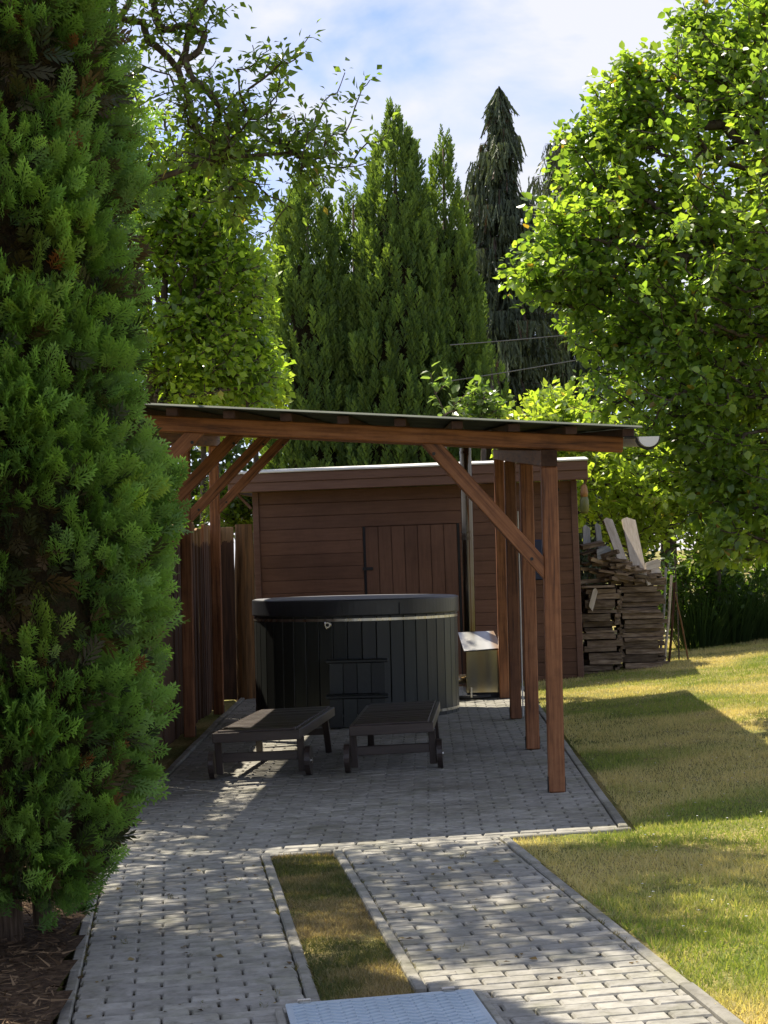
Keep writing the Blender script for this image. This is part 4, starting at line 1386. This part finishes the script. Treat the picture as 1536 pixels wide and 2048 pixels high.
# ---- drooping spruces
def strand():
    vs_, fs_ = [], []
    n_ = 5
    for i in range(n_):
        y0 = i/n_
        for s_ in (-1, 1):
            b0 = len(vs_)
            vs_.extend([(0, y0, 0), (s_*.040, y0+.10, random.uniform(-.05, .05)), (s_*.045, y0+.30, random.uniform(-.06, .06)), (0, y0+.20, 0)])
            fs_.extend([(b0, b0+1, b0+2), (b0, b0+2, b0+3)])
    return np.array(vs_), np.array(fs_)
SPV, SPF = strand()
def spruce(label, px_c, prof, Yd, nstr, seed):
    k = Yd/FPX
    ctr = at(px_c, 800, Yd)
    base = float(lawn_z(ctr.x, Yd))
    root = thing('spruce_tree', label, 'conifer', (ctr.x, Yd, base))
    zs = np.array([at(px_c, py, Yd).z for py, _ in prof][::-1])
    rs = np.array([hw*k for _, hw in prof][::-1])
    zs = np.concatenate([[base+.3], zs]); rs = np.concatenate([[rs[0]*1.05], rs])
    top = zs[-1]
    mb = MB().tube([(ctr.x, Yd, base-.05), (ctr.x, Yd, base+4), (ctr.x, Yd, top-.1)], [.2, .14, .012], 8)
    Ts, As, Cl = [], [], []
    nb_ = 210
    for i in range(nb_):
        z = base+.6 + (top-base-.65)*((i+.5)/nb_)**.9
        rr = float(np.interp(z, zs, rs))*random.choice([random.uniform(.45, .9), random.uniform(.85, 1.3)])*(.7+.6*float(vnoise(np.array([[math.cos(i*2.39996)*1.5, math.sin(i*2.39996)*1.5, z*.7]]), 1.0, seed)[0]))
        a = i*2.39996
        d = np.array([math.cos(a), math.sin(a), 0])
        p0 = np.array([ctr.x, Yd, z+rr*.18])
        tip = np.array([ctr.x, Yd, z])+d*rr+np.array([0, 0, -.05*rr])
        mid = (p0+tip)/2 + np.array([0, 0, .06*rr])
        tip[2] += rr*.12
        mb.tube([p0, mid, tip], [.025*min(1, rr), .015*min(1, rr), .004], 4, cap=False)
        m_ = max(5, int(nstr/nb_*(.35+rr/rs.max())))
        u = rng.random(m_)**.6
        P_ = (1-u)[:, None]**2*p0 + 2*(u*(1-u))[:, None]*mid + (u**2)[:, None]*tip
        sd = np.array([-d[1], d[0], 0])
        P_ = P_ + sd*(rng.normal(size=m_)*.16*rr*u)[:, None]
        Ts.append(P_)
        As.append(d*.22*rng.random((m_, 1)) + np.array([0, 0, -1.]) + rng.normal(size=(m_, 3))*.18)
        Cl.append(np.full(m_, rng.random()))
    mb.build('trunk', 'bark', root, smooth=True)
    T, A, cl = np.concatenate(Ts), np.concatenate(As), np.concatenate(Cl)
    n = len(T)
    col = mixc((.045, .065, .042), (.095, .125, .065), cl)*rng.uniform(.7, 1.25, n)[:, None]
    br = rng.random(n) < .05
    col[br] = np.array([.055, .035, .022])
    scatter('foliage', SPV, SPF, basis(A, rand_unit(n)), T, .46*rng.uniform(.4, 1.25, n), col, 'spruce_leaf', root)
    return root
spruce('tall dark spruce with drooping curtain branches and pointed top', 1012, [(165, 2), (230, 22), (300, 46), (400, 66), (520, 92), (640, 118), (800, 140), (900, 150)], 41.0, 13500, 1)
spruce('dark weeping spruce half hidden behind the sunlit fruit tree', 1140, [(262, 8), (300, 36), (400, 60), (520, 82), (640, 100), (800, 120), (900, 130)], 43.0, 7500, 2)

# ---- right-hand pear tree
def broadleaf(name, label, base, trunk, centres, nleaf, twig, size, cols, lod=1, droop=.25, r_tip=.005, group=None, cat='tree', mat='broad_leaf', clump=None, up=.35, spread=.6, slim=1.0, limb_max=None):
    root = thing(name, label, cat, base, group=group)
    d = grow(name, base, trunk, centres, root, r_tip=r_tip, limb_max=limb_max)
    leaves_on('crown', centres, d, nleaf, twig, size, cols, root, mat, droop, spread, lod, clumpcol=clump, up=up, slim=slim)
    return root
def cloud(spec, bump=.35):
    return np.concatenate([blob_points(n, c, r_, sh, bump, i*7+3) for i, (n, c, r_, sh) in enumerate(spec)])
def pc(px, py, Y): return tuple(at(px, py, Y))
YT = 16.6
pb_ = (4.35, YT+.2, float(lawn_z(4.35, YT)))
cl = cloud([
    (420, pc(1480, 330, YT), (.95, 1.3, 1.25), .35),
    (260, pc(1400, 560, YT-.3), (.95, 1.2, .75), .3),
    (240, pc(1330, 760, YT), (.75, 1.1, .65), .3),
    (150, pc(1215, 330, YT+.3), (.34, .6, .52), .3),
    (170, pc(1180, 470, YT), (.52, .7, .50), .3),
    (110, pc(1120, 545, YT-.2), (.40, .5, .30), .3),
    (120, pc(1240, 640, YT+.2), (.55, .7, .42), .3),
    (130, pc(1265, 200, YT+.2), (.36, .5, .40), .3),
    (200, pc(1450, 100, YT+.3), (.55, .8, .62), .3),
    (220, pc(1440, 880, YT), (.55, .9, .60), .3),
    (190, pc(1490, 1030, YT-.2), (.50, .8, .45), .3),
    (260, pc(1640, 600, YT), (.9, 1.2, 1.6), .35),
    (200, pc(1530, 170, YT+.6), (.7, .7, .9), .3),
    (160, pc(1500, 700, YT+.6), (.8, .6, .7), .3),
    (120, pc(1330, 440, YT+.4), (.6, .5, .5), .3),
], .62)
# strong leafy shoots on the left outline
shoots = np.array([pc(*q) for q in ((1025, 535, YT-.2), (1060, 500, YT-.2), (1050, 580, YT), (1105, 420, YT), (1130, 265, YT+.2), (1160, 240, YT+.2), (1190, 190, YT+.2), (1110, 330, YT), (1365, 40, YT+.2), (1340, 130, YT+.2), (1415, 20, YT), (1250, 110, YT), (1248, 135, YT), (1270, 130, YT), (1125, 285, YT), (1150, 300, YT), (1040, 520, YT), (1080, 480, YT), (1175, 655, YT), (1190, 700, YT), (1390, 1120, YT-.2), (1500, 1120, YT), (1450, 1060, YT-.3))])
cl = np.concatenate([cl, shoots, shoots+rng.normal(size=shoots.shape)*.06])
cl = cl[cl[:, 2] > 1.05]
broadleaf('pear_tree', 'large sunlit pear tree with glossy round leaves hanging over the lawn', pb_,
          [((4.35, YT+.2, pb_[2]-.05), .13), ((4.30, YT+.2, 1.0), .11), ((4.1, YT+.1, 1.9), .10), ((3.75, YT, 2.9), .08), ((3.35, YT, 3.9), .05), ((3.2, YT, 5.0), .025)],
          cl, 18, .24, .070, ((.075, .145, .036), (.195, .275, .062), (.19, .13, .035)), lod=1, droop=.32, r_tip=.0048, spread=.7)

# ---- overhanging fruit tree on the left
YA = 11.6
ab = (-3.1, YA+.3, gz(-3.1))
cl = cloud([
    (52, pc(420, 200, YA), (.30, .5, .22), .2),
    (50, pc(500, 250, YA), (.32, .5, .20), .2),
    (44, pc(400, 290, YA), (.32, .5, .16), .2),
    (34, pc(480, 400, YA+.2), (.24, .4, .16), .2),
    (30, pc(620, 270, YA), (.22, .35, .10), .2),
    (28, pc(640, 330, YA), (.26, .35, .10), .2),
    (14, pc(545, 130, YA), (.18, .3, .10), .1),
    (36, pc(350, 20, YA), (.28, .5, .14), .2),
    (120, pc(150, 150, YA+.5), (.7, .8, .6), .2),
    (160, pc(-150, 250, YA), (.8, 1.1, .8), .2),
    (120, pc(-250, 50, YA-.5), (.9, 1.0, .8), .2),
    (950, (-1.6, 12.0, 5.75), (1.3, 1.15, .62), .2),
    (330, (-1.9, 10.6, 5.65), (.85, .65, .5), .2),
    (850, (-2.9, 11.2, 4.9), (1.0, 1.8, 1.1), .2),
    (1000, (-3.4, 14.2, 4.4), (1.3, 2.0, 1.2), .2),
    (130, (-2.6, 12.0, 4.9), (.9, .9, .6), .2),
])
shoots = np.array([pc(*q, YA) for q in ((620, 70), (600, 95), (575, 120), (520, 110), (505, 90), (740, 160), (725, 175), (690, 145), (675, 185), (650, 200), (710, 215), (780, 255), (765, 280), (740, 270), (720, 300), (465, 10), (440, 25), (590, 420), (560, 400), (545, 455), (520, 470), (400, 100), (370, 120), (340, 150), (700, 330), (740, 320), (640, 385), (600, 360))])
cl = np.concatenate([cl, shoots])
broadleaf('plum_tree', 'fruit tree with thin dark twigs reaching across the sky over the carport', ab,
          [((-3.1, YA+.3, ab[2]-.05), .10), ((-3.05, YA+.3, 1.2), .09), ((-2.8, YA+.2, 2.4), .07), ((-2.3, YA+.1, 3.3), .042), ((-1.6, YA, 3.7), .024), ((-1.0, YA, 3.9), .014), ((-.55, YA, 3.92), .009)],
          cl, 11, .20, .066, ((.070, .125, .040), (.140, .205, .055), (.20, .16, .05)), lod=0, droop=.5, r_tip=.0030, spread=.6, slim=.72, limb_max=.022)

# ---- sunlit broadleaf tree behind the fence
YM = 24.0
mb_ = (-3.4, YM, gz(-3.4))
cl = cloud([
    (420, pc(370, 420, YM), (.75, 1.0, .95), .3),
    (300, pc(330, 620, YM), (.8, 1.0, 1.2), .3),
    (280, pc(470, 560, YM), (.55, .9, .8), .3),
    (280, pc(400, 690, YM), (.7, 1.0, .7), .3),
    (220, pc(500, 740, YM+.5), (.42, .6, .6), .3),
    (150, pc(250, 350, YM), (.9, 1.0, 1.4), .3),
    (110, pc(440, 330, YM), (.5, .7, .4), .3),
])
broadleaf('garden_tree', 'bright backlit leafy tree behind the fence and thuja', mb_,
          [((-3.4, YM, mb_[2]-.05), .12), ((-3.3, YM, 1.6), .10), ((-3.0, YM, 3.0), .08), ((-2.7, YM, 4.5), .05), ((-2.6, YM, 5.8), .02)],
          cl, 13, .30, .105, ((.090, .165, .030), (.175, .260, .050), (.34, .34, .14)), lod=0, droop=.35, r_tip=.006, spread=.7)
# ---- shrubs
def shrub(label, px, py, Yd, rad, n, nleaf, size, cols, lod=0, twig=.28, group='shrubs behind the shed', droop=.2):
    c = at(px, py, Yd)
    b0 = (c.x, Yd, float(lawn_z(c.x, Yd)))
    cl = blob_points(n, tuple(c), rad, .35, .4, int(px))
    cl = cl[cl[:, 2] > b0[2]+.1]
    return broadleaf('leafy_shrub', label, b0, [((c.x, Yd, b0[2]-.05), .06), ((c.x, Yd, b0[2]+(c.z-b0[2])*.5), .045), ((c.x+.05, Yd, c.z), .03)],
                     cl, nleaf, twig, size, cols, lod, droop, .005, group, 'shrub')
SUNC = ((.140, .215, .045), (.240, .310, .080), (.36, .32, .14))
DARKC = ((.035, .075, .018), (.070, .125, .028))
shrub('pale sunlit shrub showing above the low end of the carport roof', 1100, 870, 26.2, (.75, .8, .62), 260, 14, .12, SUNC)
shrub('bright leafy shrub behind the woodpile under the fruit tree', 1270, 970, 25.6, (.85, .9, .95), 420, 14, .11, SUNC)
shrub('mixed green shrub filling the corner right of the stakes', 1430, 960, 25.9, (.8, .9, 1.1), 380, 14, .11, ((.085, .145, .03), (.17, .235, .05)))
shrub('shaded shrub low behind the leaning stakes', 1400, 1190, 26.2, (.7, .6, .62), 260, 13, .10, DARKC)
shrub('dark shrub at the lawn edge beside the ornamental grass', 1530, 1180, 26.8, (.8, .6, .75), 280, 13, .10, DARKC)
shrub('glossy shrub behind the fence next to the log post', 470, 1010, 25.0, (.45, .5, .42), 170, 13, .09, ((.045, .09, .02), (.11, .16, .035)))
shrub('backlit shrub growing between fence and cypress', 505, 790, 26.0, (.42, .6, .62), 190, 13, .11, SUNC)
shrub('yellow-green shrub under the bright leafy tree', 400, 800, 25.5, (.6, .6, .55), 200, 13, .11, SUNC)
shrub('dark green climbing shrub rising behind the shed roof', 960, 815, 25.2, (.30, .3, .30), 60, 9, .12, ((.05, .10, .03), (.09, .14, .05)))
# hazel-like sprigs in front of the cypresses
hz = np.array([pc(*q, 25.0) for q in ((862, 745), (885, 748), (890, 770), (878, 800), (905, 795), (868, 775), (930, 790), (955, 778), (912, 820))])
c0 = at(890, 830, 25.0)
broadleaf('vine_shoot', 'pale large-leaved vine shoots standing up before the cypresses', (c0.x, 25.0, float(lawn_z(c0.x, 25.0))),
          [((c0.x, 25.0, -.05), .03), ((c0.x, 25.0, 1.8), .022), ((c0.x, 25.0, c0.z), .015)], hz, 6, .16, .13, ((.075, .13, .05), (.12, .18, .08)), lod=1, droop=.25, cat='plant', r_tip=.005)
# far tree on the skyline
c0 = at(540, 600, 48)
cl = blob_points(300, tuple(c0), (1.5, 1.5, 1.25), .45, .3, 77)
broadleaf('far_tree', 'rounded hazy green tree far behind the cypresses', (c0.x, 48, float(lawn_z(c0.x, 48))),
          [((c0.x, 48, -.1), .25), ((c0.x, 48, 3.5), .2), ((c0.x, 48, 6.5), .1)], cl, 15, .5, .17, ((.05, .09, .03), (.09, .14, .045)), lod=0)
# backdrop trees behind everything, filling the horizon
for (px, py, Yd, rad, lab) in ((330, 880, 46, (2.4, 2, 2.6), 'dense dark green tree deep behind the bright leafy tree'), (60, 700, 47, (3.0, 2, 4.0), 'tall dark green tree hidden behind the big thuja'),
                               (1330, 800, 47, (2.4, 2, 3.4), 'dense dark green tree deep behind the pear tree'), (1560, 760, 46, (2.4, 2, 3.6), 'tall dark green tree at the far end of the lawn'), (800, 1000, 46, (3.4, 2, 2.2), 'dark green tree in the gap behind the cypresses'),
                               (1180, 980, 46, (2.6, 1.6, 2.0), 'dark green tree deep behind the shed')):
    c0 = at(px, py, Yd)
    cl = blob_points(360, tuple(c0), rad, .5, .3, px)
    cl = cl[cl[:, 2] > .4]
    broadleaf('garden_tree', lab, (c0.x, Yd, float(lawn_z(c0.x, Yd))), [((c0.x, Yd, -.1), .22), ((c0.x, Yd, c0.z*.5), .18), ((c0.x, Yd, c0.z+rad[2]*.4), .08)],
              cl, 16, .55, .22, ((.022, .048, .014), (.048, .085, .022)), lod=0, group='background trees')

# ---- ornamental grass clumps at the lawn edge
BLV = np.array([(-.5, 0, 0), (.5, 0, 0), (.42, .45, .04), (-.42, .45, .04), (.0, 1.0, .22), ])
BLF4 = [(0, 1, 2), (0, 2, 3), (3, 2, 4)]
for (px, py, Yd, h, n, lab) in ((1400, 1296, 25.7, 1.0, 420, 'dark tall grass clump right of the thin leaning sticks'), (1465, 1292, 26.0, 1.15, 460, 'arching tall grass clump at the back edge of the lawn'), (1528, 1290, 26.2, 1.1, 420, 'tall grass clump under the hanging pear branches')):
    c0 = at(px, py, Yd)
    b0 = (c0.x, Yd, float(lawn_z(c0.x, Yd)))
    root = thing('grass_clump', lab, 'grass', b0, group='tall grasses at the lawn edge')
    ang = rng.random(n)*2*math.pi
    rr = rng.random(n)**.5*.32
    T = np.stack([b0[0]+np.cos(ang)*rr, b0[1]+np.sin(ang)*rr*.8, np.full(n, b0[2]-.02)], 1)
    o_ = np.stack([np.cos(ang), np.sin(ang), np.zeros(n)], 1)
    A = o_*rng.uniform(.05, .55, (n, 1)) + np.array([0, 0, 1.])
    ln = h*rng.uniform(.5, 1.1, n)
    sc = np.stack([np.full(n, .012), ln, ln*1.2], 1)
    Rm = basis(A, o_)
    col = mixc((.016, .038, .012), (.045, .085, .022), rng.random(n))
    scatter('blades', BLV, BLF4, Rm, T, sc, col, 'grass_blade', root)

# ---- lawn blades
def blades(name, label, pts, hgt, wid, cols_f, cat='grass', lean=.5):
    n = len(pts)
    z = np.asarray(lawn_z(pts[:, 0], pts[:, 1])) + (fbm(pts, 1.7, 5)-.5)*.035*((pts[:, 1] < 30)) - .006
    T = np.column_stack([pts, z])
    A = rng.normal(size=(n, 3))*lean
    A[:, 2] = np.abs(A[:, 2])*.4 + .75
    ln = hgt*rng.uniform(.45, 1.25, n)*(.45+1.15*fbm(pts, 3.5, 17, 3))
    sc = np.stack([wid*rng.uniform(.7, 1.3, n), ln, ln*.6], 1)
    V = [(-.5, 0, 0), (.5, 0, 0), (.0, 1.0, .3)]
    o = scatter(name, V, [(0, 1, 2)], basis(A, rng.normal(size=(n, 3))), T, sc, cols_f(pts), 'grass_blade')
    return tag(o, label, cat, kind='stuff')
def free(p_):
    X_, Y_ = p_[:, 0], p_[:, 1]
    return ~(inside(OUT_L, X_, Y_, .012) | inside(OUT_R, X_, Y_, .012) | inside(OUT_PAD, X_, Y_, .012))
def sample(n, x0, x1, y0, y1):
    # more blades close to the camera: density falls with distance
    y_ = y0*(y1/y0)**rng.random(n)
    x_ = x0 + (x1-x0)*rng.random(n)
    return np.column_stack([x_, y_])
p_ = sample(560000, .4, 6.2, 6.2, 27.5)
vis = (p_[:, 0] < p_[:, 1]*.215+.25) & free(p_)
p_ = p_[vis]
# no lawn under shed or woodpile
p_ = p_[~((p_[:, 1] > 22.5) & (p_[:, 0] < 2.25))]
def lawn_col(p_):
    dryn = fbm(p_, .85, 31, 4)
    edge = np.clip(1-(p_[:, 0]-np.where(p_[:, 1] > 10.7, 1.25, .55+(p_[:, 1]-6.2)*-.02))/1.0, 0, 1)
    f = np.clip((dryn-.50)*4.5+.66+.5*edge*vnoise(p_, 1.6, 4), 0, 1)
    f = np.clip(f + rng.normal(size=len(p_))*.22, 0, 1)
    gr = mixc((.125, .205, .042), (.260, .315, .068), rng.random(len(p_)))
    st_ = mixc((.44, .38, .165), (.64, .56, .31), rng.random(len(p_)))
    return gr*(1-f)[:, None] + st_*f[:, None]
blades('lawn_grass', 'short patchy green and straw coloured lawn grass', p_, .036, .0065, lawn_col)
# middle strip between the wheel paths: mossy, dry
c_, r_ = rng.uniform(.655, .975, 34000), rng.uniform(-1.25, 2.33, 34000)
q = np.column_stack([DO[0] + c_*math.cos(DA) - r_*math.sin(DA), DO[1] + c_*math.sin(DA) + r_*math.cos(DA)])
def strip_col(p_):
    f = np.clip((fbm(p_, 2.2, 61, 4)-.5)*5+.70, 0, 1)
    f = np.clip(f+rng.normal(size=len(p_))*.25, 0, 1)
    gr = mixc((.060, .078, .026), (.095, .115, .034), rng.random(len(p_)))
    st_ = mixc((.19, .145, .080), (.38, .31, .19), rng.random(len(p_)))
    return gr*(1-f)[:, None] + st_*f[:, None]
blades('strip_grass', 'dry mossy grass strip between the two wheel paths', q, .028, .0055, strip_col, lean=.9)
# daisies
n = 260
p_ = sample(n*3, 1.0, 5.5, 7.5, 22)
p_ = p_[free(p_) & (p_[:, 0] < p_[:, 1]*.21+.2)][:n]
z = np.asarray(lawn_z(p_[:, 0], p_[:, 1]))+.035
ang = np.linspace(0, 2*math.pi, 7)[:-1]
DV = [(0, 0, .2)] + [(math.cos(a), math.sin(a), 0) for a in ang]
DF = [(0, i+1, (i+1) % 6+1) for i in range(6)]
o = scatter('daisies', DV, DF, np.repeat(np.eye(3)[None], len(p_), 0), np.column_stack([p_, z]), rng.uniform(.004, .0075, len(p_)), np.full((len(p_), 3), .68), 'litter')
tag(o, 'small white daisies dotted over the lawn', 'flowers', kind='stuff')
# weeds and moss tufts growing in the path joints, dry litter on the soil bed
n = 9000
lc, lr = rng.uniform(-2.2, -.27, n), rng.uniform(-1.6, 3.6, n)
q = np.column_stack([DO[0] + lc*math.cos(DA) - lr*math.sin(DA), DO[1] + lc*math.sin(DA) + lr*math.cos(DA)])
z = TS*q[:, 0]+.058+rng.random(n)*.012
A = rng.normal(size=(n, 3)); A[:, 2] *= .18
col = mixc((.05, .030, .018), (.22, .15, .085), rng.random(n)**1.5)
o = scatter('twig_litter', [(-.5, 0, 0), (.5, 0, 0), (0, 1, .1)], [(0, 1, 2)], basis(A, rng.normal(size=(n, 3))+np.array([0, 0, 1.5])), np.column_stack([q, z]),
            np.stack([rng.uniform(.004, .012, n), rng.uniform(.02, .09, n), np.full(n, .03)], 1), col, 'litter')
tag(o, 'dry brown twigs and needles scattered on the soil bed', 'litter', kind='stuff')
n = 150
lc = rng.uniform(-.2, 1.85, n); lr = rng.uniform(-1.2, 2.3, n)
q = np.column_stack([DO[0] + lc*math.cos(DA) - lr*math.sin(DA), DO[1] + lc*math.sin(DA) + lr*math.cos(DA)])
q = q[~((lc > .6) & (lc < 1.03))]
n = len(q)
A = rng.normal(size=(n, 3)); A[:, 2] *= .12
o = scatter('fallen_leaves', LEAF4_V, LEAF4_F, basis(A, np.array([0, 0, 1.])+rng.normal(size=(n, 3))*.2), np.column_stack([q, TS*q[:, 0]+.006]), rng.uniform(.012, .04, n),
            mixc((.07, .045, .022), (.22, .17, .07), rng.random(n)), 'litter')
tag(o, 'small dry fallen leaves lying on the wheel paths', 'leaves', kind='stuff')
joint = []
for k in range(70):
    c_ = random.choice([-.207, .603, 1.028, 1.862, random.uniform(-.1, .55), random.uniform(1.1, 1.8)])
    r_ = random.uniform(-1.3, 2.3)
    m_ = random.randint(8, 30)
    for i in range(m_):
        joint.append(drv(c_+random.gauss(0, .006), r_+random.gauss(0, .035)))
p_ = np.array(joint)
n = len(p_)
A = rng.normal(size=(n, 3))*.6; A[:, 2] = .8
o = scatter('joint_weeds', [(-.5, 0, 0), (.5, 0, 0), (0, 1, .1)], [(0, 1, 2)], basis(A, rng.normal(size=(n, 3))), np.column_stack([p_, TS*p_[:, 0]-.006]),
            np.stack([np.full(n, .004), rng.uniform(.008, .026, n), np.full(n, .01)], 1), mixc((.06, .085, .02), (.22, .17, .07), rng.random(n)), 'grass_blade')
tag(o, 'tiny weeds and moss in the paving joints', 'weeds', kind='stuff')

S.render.engine = 'CYCLES'
